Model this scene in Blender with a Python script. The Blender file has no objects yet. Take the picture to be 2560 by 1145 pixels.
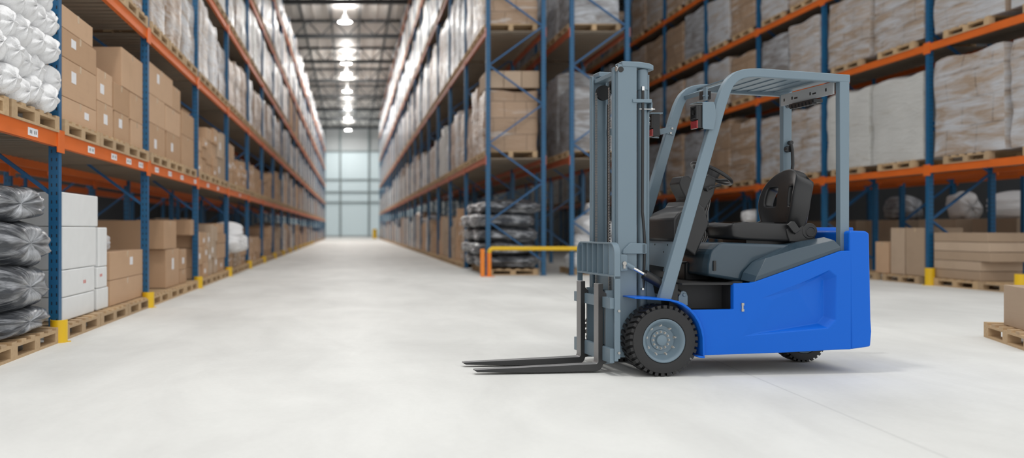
import bpy, bmesh, math, random
from mathutils import Vector, Matrix

# ------------------------------------------------------------------ camera, world, exposure
sc = bpy.context.scene
COL = sc.collection
F = 2200.0                      # focal length in pixels of the 2560 px wide frame
CX, CY = 878.0, 572.0           # vanishing point of the aisle
cam_d = bpy.data.cameras.new('camera'); cam = bpy.data.objects.new('camera', cam_d); COL.objects.link(cam)
cam.location = (0, 0, 1.0); cam.rotation_euler = (math.pi/2, 0, 0)
cam_d.sensor_fit = 'HORIZONTAL'; cam_d.sensor_width = 36.0; cam_d.lens = F/2560*36
cam_d.shift_x = (1280-CX)/2560; cam_d.shift_y = 0.0
cam_d.clip_start = 0.05; cam_d.clip_end = 400
cam_d.dof.use_dof = True; cam_d.dof.focus_distance = 6.2; cam_d.dof.aperture_fstop = 0.95
sc.camera = cam
w = bpy.data.worlds.new('world'); sc.world = w; w.use_nodes = True
bg = w.node_tree.nodes['Background']; bg.inputs[0].default_value = (0.98, 0.985, 0.975, 1); bg.inputs[1].default_value = 1.0
sc.view_settings.view_transform = 'Standard'; sc.view_settings.look = 'None'
sc.view_settings.gamma = 1; sc.view_settings.use_curve_mapping = False
sc.view_settings.exposure = 0.26

def area(name, loc, rot, sx, sy, power, color=(1, 1, 1)):
    d = bpy.data.lights.new(name, 'AREA'); d.shape = 'RECTANGLE'; d.size = sx; d.size_y = sy
    d.energy = power; d.color = color
    o = bpy.data.objects.new(name, d); COL.objects.link(o); o.location = loc; o.rotation_euler = rot
    return o

# ------------------------------------------------------------------ helpers
PI = math.pi
class G:
    """collects geometry, becomes one mesh"""
    def __init__(s): s.v = []; s.f = []
    def add(s, vs, fs):
        b = len(s.v); s.v += [tuple(p) for p in vs]; s.f += [tuple(i+b for i in f) for f in fs]; return s
    def box(s, x0, x1, y0, y1, z0, z1):
        return s.add([(x0,y0,z0),(x1,y0,z0),(x1,y1,z0),(x0,y1,z0),(x0,y0,z1),(x1,y0,z1),(x1,y1,z1),(x0,y1,z1)],
              [(0,3,2,1),(4,5,6,7),(0,1,5,4),(1,2,6,5),(2,3,7,6),(3,0,4,7)])
    def prism(s, pts, y0, y1):
        """pts in (x,z), extruded along y"""
        n = len(pts)
        a = sum(pts[i][0]*pts[(i+1)%n][1]-pts[(i+1)%n][0]*pts[i][1] for i in range(n))
        if a < 0: pts = pts[::-1]
        vs = [(x,y0,z) for x,z in pts]+[(x,y1,z) for x,z in pts]
        fs = [tuple(range(n)), tuple(range(2*n-1, n-1, -1))]
        fs += [(i, i+n, (i+1)%n+n, (i+1)%n) for i in range(n)]
        return s.add(vs, fs)
    def prismx(s, pts, x0, x1):
        """pts in (y,z), extruded along x"""
        n = len(pts)
        a = sum(pts[i][0]*pts[(i+1)%n][1]-pts[(i+1)%n][0]*pts[i][1] for i in range(n))
        if a < 0: pts = pts[::-1]
        vs = [(x0,y,z) for y,z in pts]+[(x1,y,z) for y,z in pts]
        fs = [tuple(range(n-1,-1,-1)), tuple(range(n, 2*n))]
        fs += [(i, (i+1)%n, (i+1)%n+n, i+n) for i in range(n)]
        return s.add(vs, fs)
    def bar(s, a, b, wd, ht, up=(0,0,1)):
        a = Vector(a); b = Vector(b); d = (b-a).normalized(); u = Vector(up)
        r = d.cross(u)
        if r.length < 1e-4: r = d.cross(Vector((0,1,0)))
        r.normalize(); u = r.cross(d); r *= wd/2; u *= ht/2
        return s.add([a-r-u,a+r-u,a+r+u,a-r+u,b-r-u,b+r-u,b+r+u,b-r+u],
              [(0,1,2,3),(7,6,5,4),(0,4,5,1),(1,5,6,2),(2,6,7,3),(3,7,4,0)])
    def tube(s, path, r, n=10, closed=False):
        path = [Vector(p) for p in path]; m = len(path); rs = r if isinstance(r, (list, tuple)) else [r]*m
        prev = None; vs = []
        for i, p in enumerate(path):
            if closed: d = path[(i+1)%m]-path[i-1]
            else: d = path[min(i+1, m-1)]-path[max(i-1, 0)]
            d.normalize()
            if prev is None:
                u = d.orthogonal().normalized()
            else:
                u = prev-d*prev.dot(d)
                u = u.normalized() if u.length > 1e-5 else d.orthogonal().normalized()
            prev = u; wv = d.cross(u)
            for k in range(n):
                t = 2*PI*k/n; vs.append(p+(u*math.cos(t)+wv*math.sin(t))*rs[i])
        fs = []
        for i in range(m if closed else m-1):
            j = (i+1)%m
            for k in range(n):
                fs.append((i*n+k, i*n+(k+1)%n, j*n+(k+1)%n, j*n+k))
        if not closed:
            fs += [tuple(range(n-1,-1,-1)), tuple(range((m-1)*n, m*n))]
        return s.add(vs, fs)
    def cyl(s, a, b, r, n=20, r2=None):
        return s.tube([a, b], [r, r if r2 is None else r2], n)
    def lathe(s, prof, c, axis='y', n=48):
        """prof: (radius, offset along axis) closed at ends when radius is 0"""
        vs = []; m = len(prof)
        for r, h in prof:
            for k in range(n):
                t = 2*PI*k/n
                if axis == 'y': vs.append((c[0]+r*math.cos(t), c[1]+h, c[2]+r*math.sin(t)))
                elif axis == 'z': vs.append((c[0]+r*math.cos(t), c[1]+r*math.sin(t), c[2]+h))
                else: vs.append((c[0]+h, c[1]+r*math.cos(t), c[2]+r*math.sin(t)))
        fs = [(i*n+k, i*n+(k+1)%n, (i+1)*n+(k+1)%n, (i+1)*n+k) for i in range(m-1) for k in range(n)]
        return s.add(vs, fs)
    def rows(s, rows, closed=False):
        m = len(rows[0]); vs = [p for r in rows for p in r]
        fs = [(i*m+j, i*m+(j+1)%m, (i+1)*m+(j+1)%m, (i+1)*m+j) for i in range(len(rows)-1) for j in range(m if closed else m-1)]
        return s.add(vs, fs)
    def mesh(s, name, smooth=None, fix=True):
        me = bpy.data.meshes.new(name); me.from_pydata(s.v, [], s.f)
        bm = bmesh.new(); bm.from_mesh(me)
        bmesh.ops.remove_doubles(bm, verts=bm.verts, dist=1e-5)
        if fix: bmesh.ops.recalc_face_normals(bm, faces=bm.faces)
        if smooth is not None:
            for f in bm.faces: f.smooth = True
            for e in bm.edges:
                if len(e.link_faces) == 2 and e.calc_face_angle(0) > math.radians(smooth): e.smooth = False
        bm.to_mesh(me); bm.free(); return me

def link_obj(name, me, m=None, parent=None, loc=None, rz=0, bevel=None, seg=2, subsurf=0, solid=None):
    o = bpy.data.objects.new(name, me); COL.objects.link(o)
    if m is not None and me is not None:
        if len(me.materials) == 0: me.materials.append(m)
        elif me.materials[0] != m:
            o.material_slots[0].link = 'OBJECT'; o.material_slots[0].material = m
    if parent is not None: o.parent = parent
    if loc is not None: o.location = loc
    o.rotation_euler = (0, 0, rz)
    if solid:
        md = o.modifiers.new('s', 'SOLIDIFY'); md.thickness = solid; md.offset = 0
    if bevel:
        md = o.modifiers.new('b', 'BEVEL'); md.width = bevel; md.segments = seg; md.limit_method = 'ANGLE'; md.angle_limit = math.radians(28)
        md.harden_normals = False
    if subsurf:
        md = o.modifiers.new('u', 'SUBSURF'); md.levels = subsurf; md.render_levels = subsurf
    return o
def obj(name, g, m, parent=None, smooth=30, **k):
    return link_obj(name, g.mesh(name, smooth), m, parent, **k)
def tag(o, label=None, cat=None, group=None, kind=None):
    if label: o['label'] = label
    if cat: o['category'] = cat
    if group: o['group'] = group
    if kind: o['kind'] = kind
    return o
def empty(name, loc, rz=0, **t):
    o = bpy.data.objects.new(name, None); COL.objects.link(o); o.location = loc; o.rotation_euler = (0,0,rz)
    o.empty_display_size = 0.2
    return tag(o, **t)

# ------------------------------------------------------------------ materials
def nm(name):
    m = bpy.data.materials.new(name); m.use_nodes = True
    nt = m.node_tree; b = nt.nodes['Principled BSDF']; return m, nt, b
def N(nt, t, **k):
    n = nt.nodes.new(t)
    for a, v in k.items(): setattr(n, a, v)
    return n
def math_n(nt, op, a, b=None, c=None):
    n = N(nt, 'ShaderNodeMath', operation=op)
    for i, x in enumerate((a, b, c)):
        if x is None: continue
        if isinstance(x, (int, float)): n.inputs[i].default_value = x
        else: nt.links.new(x, n.inputs[i])
    return n.outputs[0]
def mixc(nt, fac, a, b):
    n = N(nt, 'ShaderNodeMix', data_type='RGBA')
    for i, x in ((0, fac), (6, a), (7, b)):
        if isinstance(x, (int, float)): n.inputs[i].default_value = x
        elif isinstance(x, tuple): n.inputs[i].default_value = (*x, 1)
        else: nt.links.new(x, n.inputs[i])
    return n.outputs[2]
def coords(nt, scale=(1,1,1), kind='Object', rot=(0,0,0)):
    tc = N(nt, 'ShaderNodeTexCoord'); mp = N(nt, 'ShaderNodeMapping')
    mp.inputs['Scale'].default_value = scale; mp.inputs['Rotation'].default_value = rot
    nt.links.new(tc.outputs[kind], mp.inputs[0]); return mp.outputs[0]
def noise(nt, vec, scale, detail=3, rough=0.5, dist=0):
    n = N(nt, 'ShaderNodeTexNoise'); n.inputs['Scale'].default_value = scale; n.inputs['Detail'].default_value = detail
    n.inputs['Roughness'].default_value = rough; n.inputs['Distortion'].default_value = dist
    nt.links.new(vec, n.inputs['Vector']); return n.outputs[0]
def ramp(nt, fac, a, b):
    n = N(nt, 'ShaderNodeMapRange'); n.inputs[1].default_value = a; n.inputs[2].default_value = b
    nt.links.new(fac, n.inputs[0]); return n.outputs[0]
def bump(nt, b, h, strength=0.3, dist=0.01):
    n = N(nt, 'ShaderNodeBump'); n.inputs['Strength'].default_value = strength; n.inputs['Distance'].default_value = dist
    nt.links.new(h, n.inputs['Height']); nt.links.new(n.outputs[0], b.inputs['Normal'])
def rnd(nt):
    o = N(nt, 'ShaderNodeObjectInfo'); g = N(nt, 'ShaderNodeNewGeometry')
    return math_n(nt, 'FRACT', math_n(nt, 'ADD', o.outputs['Random'], g.outputs['Random Per Island']))

def flat(name, c, rough=0.5, metal=0.0, coat=0.0, var=0.06, spec=0.5, scale=6):
    m, nt, b = nm(name)
    n = noise(nt, coords(nt), scale, 4)
    lo = tuple(x*(1-var) for x in c); hi = tuple(min(1, x*(1+var)) for x in c)
    nt.links.new(mixc(nt, n, lo, hi), b.inputs['Base Color'])
    b.inputs['Roughness'].default_value = rough; b.inputs['Metallic'].default_value = metal
    b.inputs['Coat Weight'].default_value = coat; b.inputs['Specular IOR Level'].default_value = spec
    return m
def glow(name, c, s):
    m, nt, b = nm(name); b.inputs['Base Color'].default_value = (*c, 1)
    b.inputs['Emission Color'].default_value = (*c, 1); b.inputs['Emission Strength'].default_value = s; return m

BLUE = flat('blue_paint', (0.006, 0.120, 0.59), 0.32, coat=0.06, var=0.02, scale=2, spec=0.16)
SLATE = flat('slate_paint', (0.155, 0.215, 0.262), 0.38, var=0.04, scale=2)
SLATE_D = flat('dark_slate_cover', (0.034, 0.060, 0.084), 0.25, coat=0.25, var=0.05, scale=2)
BLACK = flat('black_vinyl', (0.016, 0.016, 0.0175), 0.42, var=0.15)
BLACK_M = flat('black_metal', (0.012, 0.012, 0.013), 0.35, var=0.1)
FORKM = flat('fork_steel', (0.022, 0.022, 0.023), 0.4, var=0.1)
FORK_LIT = flat('lit_worn_fork_steel', (0.26, 0.26, 0.265), 0.42, metal=0.35, var=0.2, scale=4)
RUBBER = flat('tyre_rubber', (0.018, 0.018, 0.019), 0.6, var=0.15, scale=20)
CHROME = flat('chrome', (0.7, 0.7, 0.7), 0.12, metal=1.0, var=0.03)
ZINC = flat('zinc_bolt', (0.42, 0.41, 0.39), 0.35, metal=0.8, var=0.1)
CHAINM = flat('chain_steel', (0.33, 0.33, 0.33), 0.35, metal=0.7, var=0.2)
LIGHTGREY = flat('pale_grey_paint', (0.42, 0.43, 0.44), 0.45, var=0.05)
RED_L = flat('red_lens', (0.22, 0.004, 0.006), 0.15, coat=0.4, var=0.4, scale=60)
MAT_B = flat('black_floor_mat', (0.016, 0.016, 0.017), 0.6, var=0.2, scale=60)
YELLOW = flat('yellow_paint', (0.80, 0.50, 0.01), 0.4, var=0.06)
ORANGE_P = flat('orange_barrier_paint', (0.85, 0.24, 0.02), 0.45, var=0.08)
ORANGE = flat('orange_beam_paint', (0.72, 0.145, 0.018), 0.42, var=0.14, scale=2.5)
ORANGE_R = flat('rust_orange_beam_paint', (0.46, 0.11, 0.045), 0.45, var=0.2, scale=2.5)
STYRO = flat('white_foam_carton', (0.76, 0.77, 0.77), 0.6, var=0.06)
LABEL = flat('white_label_paper', (0.80, 0.80, 0.82), 0.5, var=0.1, scale=30)
INK = flat('dark_ink', (0.06, 0.06, 0.07), 0.6)
INK_R = flat('red_ink', (0.7, 0.15, 0.12), 0.6)
ROOFM = flat('roof_sheet', (0.78, 0.75, 0.715), 0.6, var=0.12, scale=0.4)
TRUSS = flat('roof_truss_steel', (0.06, 0.066, 0.072), 0.5, var=0.1)
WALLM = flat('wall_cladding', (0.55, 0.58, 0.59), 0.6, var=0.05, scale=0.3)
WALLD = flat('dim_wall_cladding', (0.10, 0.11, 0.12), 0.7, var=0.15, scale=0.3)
FRAMEM = flat('grey_window_frame', (0.24, 0.29, 0.30), 0.5)
LAMP = glow('lamp_glow', (1.0, 0.98, 0.95), 60)
LAMPH = flat('lamp_housing', (0.2, 0.2, 0.2), 0.4)
PANE = glow('translucent_daylight_panel', (0.60, 0.70, 0.73), 0.16)

def post_mat():
    m, nt, b = nm('blue_rack_paint')
    tc = N(nt, 'ShaderNodeTexCoord'); sp = N(nt, 'ShaderNodeSeparateXYZ'); nt.links.new(tc.outputs['Object'], sp.inputs[0])
    z = math_n(nt, 'ABSOLUTE', math_n(nt, 'SUBTRACT', math_n(nt, 'FRACT', math_n(nt, 'MULTIPLY', sp.outputs[2], 13.3)), 0.5))
    hz = math_n(nt, 'LESS_THAN', z, 0.2)
    xx = math_n(nt, 'ABSOLUTE', math_n(nt, 'SUBTRACT', math_n(nt, 'FRACT', math_n(nt, 'DIVIDE', sp.outputs[0], 0.045)), 0.5))
    hx = math_n(nt, 'LESS_THAN', xx, 0.13)
    g = N(nt, 'ShaderNodeNewGeometry'); ns = N(nt, 'ShaderNodeSeparateXYZ'); nt.links.new(g.outputs['Normal'], ns.inputs[0])
    ny = math_n(nt, 'GREATER_THAN', math_n(nt, 'ABSOLUTE', ns.outputs[1]), 0.9)
    h = math_n(nt, 'MULTIPLY', math_n(nt, 'MULTIPLY', hz, hx), ny)
    n = noise(nt, tc.outputs['Object'], 3, 4)
    c = mixc(nt, n, (0.008, 0.075, 0.19), (0.012, 0.13, 0.27))
    nt.links.new(mixc(nt, h, c, (0.01, 0.015, 0.03)), b.inputs['Base Color']); b.inputs['Roughness'].default_value = 0.42
    return m
POST = post_mat()
BRACE = flat('blue_brace_paint', (0.012, 0.10, 0.25), 0.42, var=0.12)

def wood_mat(name, a, bb):
    m, nt, b = nm(name)
    n = noise(nt, coords(nt, (3, 22, 22)), 1.6, 5, 0.6); r = rnd(nt)
    c = mixc(nt, n, a, bb)
    c2 = mixc(nt, math_n(nt, 'MULTIPLY', r, 0.45), c, (0.30, 0.22, 0.15))
    nt.links.new(c2, b.inputs['Base Color']); b.inputs['Roughness'].default_value = 0.75
    return m
WOOD = wood_mat('pallet_wood', (0.42, 0.27, 0.14), (0.68, 0.49, 0.29))
SLATW = wood_mat('deck_slat_wood', (0.16, 0.13, 0.10), (0.30, 0.25, 0.19))

def carton_mat(name, ca, cb, dark=0.0):
    m, nt, b = nm(name)
    r = rnd(nt); n = noise(nt, coords(nt, (1,1,1)), 3, 4); n2 = noise(nt, coords(nt, (1,1,30)), 2, 2)
    c = mixc(nt, r, ca, cb)
    c = mixc(nt, math_n(nt, 'MULTIPLY', ramp(nt, n, 0.5, 0.9), 0.35), c, tuple(x*0.7 for x in ca))
    c = mixc(nt, math_n(nt, 'MULTIPLY', n2, 0.12), c, (0.25, 0.16, 0.10))
    nt.links.new(c, b.inputs['Base Color']); b.inputs['Roughness'].default_value = 0.68
    return m
CARD = carton_mat('brown_cardboard', (0.46, 0.285, 0.165), (0.60, 0.395, 0.25))
CARD2 = carton_mat('dusty_cardboard', (0.40, 0.29, 0.20), (0.55, 0.42, 0.31))
TAPE = flat('packing_tape', (0.58, 0.44, 0.30), 0.25, var=0.1)

def wrap_mat(name, under, film, lo, hi, brick=True, streak=(1.2,1.2,7)):
    m, nt, b = nm(name)
    tc = N(nt, 'ShaderNodeTexCoord'); sp = N(nt, 'ShaderNodeSeparateXYZ'); nt.links.new(tc.outputs['Object'], sp.inputs[0])
    r = rnd(nt)
    add = N(nt, 'ShaderNodeVectorMath', operation='ADD'); nt.links.new(tc.outputs['Object'], add.inputs[0])
    cmb = N(nt, 'ShaderNodeCombineXYZ')
    for i in range(3): nt.links.new(math_n(nt, 'MULTIPLY', r, 37.0+i*11), cmb.inputs[i])
    nt.links.new(cmb.outputs[0], add.inputs[1])
    mp = N(nt, 'ShaderNodeMapping'); mp.inputs['Scale'].default_value = streak; mp.inputs['Rotation'].default_value = (0.12, 0.2, 0)
    nt.links.new(add.outputs[0], mp.inputs[0])
    base = under
    if brick:
        c2 = N(nt, 'ShaderNodeCombineXYZ'); nt.links.new(math_n(nt, 'ADD', sp.outputs[0], sp.outputs[1]), c2.inputs[0]); nt.links.new(sp.outputs[2], c2.inputs[1])
        bt = N(nt, 'ShaderNodeTexBrick'); nt.links.new(c2.outputs[0], bt.inputs['Vector'])
        bt.inputs['Color1'].default_value = (*under, 1); bt.inputs['Color2'].default_value = (*tuple(min(1, x*1.12+.01) for x in under), 1)
        bt.inputs['Mortar'].default_value = (*tuple(x*0.6 for x in under), 1)
        bt.inputs['Scale'].default_value = 1.0; bt.inputs['Brick Width'].default_value = 0.42; bt.inputs['Row Height'].default_value = 0.27
        bt.inputs['Mortar Size'].default_value = 0.008; base = bt.outputs[0]
    s1 = noise(nt, mp.outputs[0], 1.7, 5, 0.62, 0.6)
    fac = ramp(nt, math_n(nt, 'ADD', s1, math_n(nt, 'MULTIPLY', math_n(nt, 'SUBTRACT', r, 0.5), 0.16)), lo, hi)
    film2 = tuple(x*0.8 for x in film)
    fcol = mixc(nt, noise(nt, add.outputs[0], 2.2, 2), film2, film)
    nt.links.new(mixc(nt, fac, base, fcol), b.inputs['Base Color'])
    b.inputs['Roughness'].default_value = 0.36; b.inputs['Coat Weight'].default_value = 0.12; b.inputs['Coat Roughness'].default_value = 0.2; b.inputs['Specular IOR Level'].default_value = 0.35
    bump(nt, b, noise(nt, mp.outputs[0], 3.0, 4, 0.6, 0.8), 0.75, 0.03)
    return m
WRAP_W = wrap_mat('white_stretch_film', (0.38, 0.29, 0.22), (0.60, 0.61, 0.64), 0.36, 0.62)
WRAP_B = wrap_mat('clear_film_over_cartons', (0.37, 0.25, 0.165), (0.74, 0.71, 0.70), 0.50, 0.74, streak=(0.9,0.9,6))  # pale streaks: clear film with its shine painted into the colour
WRAP_G = wrap_mat('grey_film', (0.23, 0.21, 0.20), (0.58, 0.61, 0.66), 0.36, 0.66, False)
WRAP_P = wrap_mat('opaque_pale_film', (0.50, 0.48, 0.44), (0.66, 0.66, 0.64), 0.25, 0.5, False)

def bag_mat(name, dark, light, lo, hi, rough=0.3):
    m, nt, b = nm(name)
    tc = N(nt, 'ShaderNodeTexCoord'); sp = N(nt, 'ShaderNodeSeparateXYZ'); nt.links.new(tc.outputs['Object'], sp.inputs[0])
    # pleats fan out from the tied end, which faces local +x
    ang = math_n(nt, 'ARCTAN2', sp.outputs[2], sp.outputs[1])
    rad = math_n(nt, 'SQRT', math_n(nt, 'ADD', math_n(nt, 'POWER', sp.outputs[1], 2), math_n(nt, 'POWER', sp.outputs[2], 2)))
    c = N(nt, 'ShaderNodeCombineXYZ')
    nt.links.new(math_n(nt, 'COSINE', ang), c.inputs[0]); nt.links.new(math_n(nt, 'SINE', ang), c.inputs[1]); nt.links.new(math_n(nt, 'MULTIPLY', sp.outputs[0], 0.7), c.inputs[2])
    n1 = noise(nt, c.outputs[0], 6.5, 5, 0.65)
    n2 = noise(nt, coords(nt, (1, 1, 2.5)), 4, 4, 0.6, 0.5)
    s = math_n(nt, 'ADD', math_n(nt, 'MULTIPLY', n1, 0.6), math_n(nt, 'MULTIPLY', n2, 0.4))
    knot_shine = math_n(nt, 'MULTIPLY', math_n(nt, 'SUBTRACT', 1.0, ramp(nt, rad, 0.01, 0.2)), 0.22)  # whitens the tied end: star highlight painted into the colour
    fac = ramp(nt, math_n(nt, 'ADD', s, knot_shine), lo, hi)
    nt.links.new(mixc(nt, fac, dark, light), b.inputs['Base Color'])
    b.inputs['Roughness'].default_value = rough; b.inputs['Coat Weight'].default_value = 0.25
    bump(nt, b, s, 0.9, 0.04)
    return m
BAG_G = bag_mat('grey_plastic_bag', (0.05, 0.055, 0.065), (0.62, 0.64, 0.68), 0.47, 0.74)
WRAPW2 = flat('white_foam_sheet', (0.78, 0.78, 0.79), 0.5, var=0.07, scale=9)
bump(WRAPW2.node_tree, WRAPW2.node_tree.nodes['Principled BSDF'], noise(WRAPW2.node_tree, coords(WRAPW2.node_tree, (1, 1, 1)), 7, 4, 0.6, 0.8), 0.8, 0.04)
BAG_W = bag_mat('white_plastic_bag', (0.62, 0.61, 0.60), (0.85, 0.85, 0.86), 0.35, 0.55, 0.45)

def floor_mat():
    m, nt, b = nm('pale_concrete')
    v = coords(nt, (1, 1, 1))
    n1 = noise(nt, v, 0.35, 5, 0.6, 0.4); n2 = noise(nt, coords(nt, (1.5, 0.6, 1), rot=(0,0,-0.35)), 0.9, 5, 0.6, 0.5); n3 = noise(nt, v, 30, 3)
    s = math_n(nt, 'ADD', math_n(nt, 'MULTIPLY', n1, 0.45), math_n(nt, 'ADD', math_n(nt, 'MULTIPLY', n2, 0.47), math_n(nt, 'MULTIPLY', n3, 0.08)))
    c = mixc(nt, ramp(nt, s, 0.34, 0.62), (0.595, 0.595, 0.577), (0.765, 0.768, 0.745))
    # saw-cut joints: one across, one slanting past the truck
    sp = N(nt, 'ShaderNodeSeparateXYZ'); nt.links.new(v, sp.inputs[0])
    d = math_n(nt, 'ABSOLUTE', math_n(nt, 'ADD', math_n(nt, 'SUBTRACT', sp.outputs[0], 2.711), math_n(nt, 'MULTIPLY', math_n(nt, 'SUBTRACT', sp.outputs[1], 5.67), -0.058)))
    j = math_n(nt, 'MULTIPLY', math_n(nt, 'LESS_THAN', d, 0.008), 0.22)
    d2 = math_n(nt, 'ABSOLUTE', math_n(nt, 'SUBTRACT', sp.outputs[1], 16.6))
    j2 = math_n(nt, 'MULTIPLY', math_n(nt, 'LESS_THAN', d2, 0.03), 0.3)
    c = mixc(nt, math_n(nt, 'MAXIMUM', j, j2), c, (0.25, 0.25, 0.25))
    nt.links.new(c, b.inputs['Base Color']); 
    b.inputs['Roughness'].default_value = 0.55
    b.inputs['Specular IOR Level'].default_value = 0.07
    return m
FLOOR = floor_mat()

# ------------------------------------------------------------------ the building
Y_END = 108.0; ROOF_Z = 13.6; ROOF_Y0 = 27.0
XL, XR = -8.2, 15.2
def struct(name, g, m, **k): return tag(obj(name, g, m, smooth=None, **k), kind='structure')
struct('floor', G().box(-16, 24, -6, Y_END+0.3, -0.2, 0.0), FLOOR)
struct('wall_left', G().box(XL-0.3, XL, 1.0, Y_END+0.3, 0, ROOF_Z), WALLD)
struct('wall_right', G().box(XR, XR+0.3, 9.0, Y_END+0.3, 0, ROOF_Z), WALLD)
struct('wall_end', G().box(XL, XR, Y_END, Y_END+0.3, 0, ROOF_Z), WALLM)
g = G(); g.box(XL-0.3, XR+0.3, ROOF_Y0, Y_END+0.3, ROOF_Z, ROOF_Z+0.15)
x = XL
while x < XR:
    g.box(x, x+0.07, ROOF_Y0, Y_END, ROOF_Z-0.05, ROOF_Z); x += 0.6
struct('ceiling', g, ROOFM)
# end wall: big door of translucent panels between steel posts and rails
def at_end(u, v): return ((u-CX)*Y_END/F, 1+(CY-v)*Y_END/F)
n = 0
us = [700, 812, 851, 922, 1060]
vs_ = [590, 506, 480, 449, 378]
for i in range(4):
    for j in range(4):
        x0, z0 = at_end(us[i]+2, vs_[j]-2); x1, z1 = at_end(us[i+1]-2, vs_[j+1]+2); n += 1
        struct('window_%d' % n, G().box(x0, x1, Y_END-0.06, Y_END-0.02, max(0.05, z0), z1), PANE)
n = 0
for v in vs_[1:]:
    n += 1; x0, z0 = at_end(700, v)
    struct('trim_%d' % n, G().box(x0, at_end(1060, v)[0], Y_END-0.2, Y_END-0.01, z0-0.1, z0+0.1), FRAMEM)
for u in us[1:4]:
    n += 1; x0, _ = at_end(u, 0)
    struct('trim_%d' % n, G().box(x0-0.11, x0+0.11, Y_END-0.3, Y_END-0.01, 0, ROOF_Z), FRAMEM)

# roof trusses, purlins, lamps
TY = [5, 20.5, 37, 45, 53, 61, 69, 77, 85, 93, 101]
tmesh = None
for k, ty in enumerate(TY):
    if tmesh is None:
        g = G()
        g.box(XL, XR, -0.12, 0.12, 0, 0.22); g.box(XL, XR, -0.1, 0.1, 0.95, 1.1)
        x = XL; i = 0
        while x+1.6 <= XR+0.01:
            a, b = ((x,0,0.15), (x+0.8,0,1.0)); g.bar(a, b, 0.07, 0.07); g.bar(b, (x+1.6,0,0.15), 0.07, 0.07); x += 1.6
        tmesh = g.mesh('roof_truss', None)
    o = link_obj('roof_truss', tmesh, TRUSS, None, (0, ty, 12.5))
    tag(o, 'dark steel roof truss spanning the hall, %s from the camera' % (['nearest','second','third','fourth','fifth','sixth','seventh','eighth','ninth','tenth','farthest'])[k], 'roof truss', 'roof trusses')
pm = G().box(-0.05, 0.05, ROOF_Y0, Y_END, 0, 0.12).mesh('purlin', None)
px = [-6.4, -4.6, -2.9, -1.2, 0.5, 2.2, 3.9, 5.6, 7.8]
for k, x in enumerate(px):
    o = link_obj('purlin', pm, TRUSS, None, (x, 0, 13.40))
    tag(o, 'long dark purlin under the roof sheet, %s from the left wall' % ['first','second','third','fourth','fifth','sixth','seventh','eighth','last'][k], 'purlin', 'roof purlins')
lg = G().lathe([(0.0,0.42),(0.10,0.42),(0.14,0.30),(0.42,0.02),(0.42,0.0),(0.40,0.0),(0.13,0.28),(0,0.28)], (0,0,0), 'z', 20); lh = lg.mesh('high_bay_lamp', 40)
lb = G().lathe([(0,0.02),(0.37,0.02),(0.37,0.05),(0,0.05)], (0,0,0), 'z', 20).mesh('bulb', 40)
lc = G().cyl((0,0,0.4), (0,0,1.0), 0.02, 6).mesh('hanger', 40)
lamp_y = [5.0, 20.5, 37.0, 49.2, 61.5, 65.7, 74.0, 85.0, 92.0, 103.0]  # first three are out of view, added to brighten the near floor
for k, ly in enumerate(lamp_y):
    e = empty('high_bay_lamp', (-0.35, ly, 12.55), label='glowing high bay lamp hanging over the aisle, %s from the camera' % ['first','second','third','fourth','fifth','sixth','seventh','eighth','ninth','farthest'][k], cat='lamp', group='high bay lamps')
    link_obj('lamp_shade', lh, LAMPH, e); link_obj('bulb', lb, LAMP, e); link_obj('hanger', lc, LAMPH, e)
    a = area('lamp_light', (-0.35, ly, 12.5), (0,0,0), 0.9, 0.9, 430 if ly < 10 else 130 if ly < 30 else 340, (1, 0.98, 0.95))
    a.parent = e; a.location = (0, 0, -0.03)
    if ly > 40:      # point light added above the shade to brighten the roof and halos
        pd = bpy.data.lights.new('added_uplight', 'POINT'); pd.energy = 210; pd.shadow_soft_size = 0.2; pd.color = (1, 0.98, 0.95)
        po = bpy.data.objects.new('added_uplight', pd); COL.objects.link(po); po.parent = e; po.location = (0, 0, 0.62)
# daylight reaching the deep end of the aisle through the panelled end wall
a = area('end_wall_daylight', (0, Y_END-0.5, 5.5), (-math.pi/2, 0, 0), 8, 8, 110, (0.92, 0.98, 1.0)); a.parent = None

# ------------------------------------------------------------------ projection used only to skip things outside the view
def proj(x, y, z): return CX+F*x/y, CY-F*(z-1)/y
def seen(x0, x1, y0, y1, z0, z1, mg=30):
    if y1 < 2: return False
    us_, vv = [], []
    for x in (x0, x1):
        for y in (max(y0, 1.5), y1):
            for z in (z0, z1):
                u, v = proj(x, y, z); us_.append(u); vv.append(v)
    return max(us_) > -mg and min(us_) < 2560+mg and max(vv) > -mg and min(vv) < 1145+mg

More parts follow.
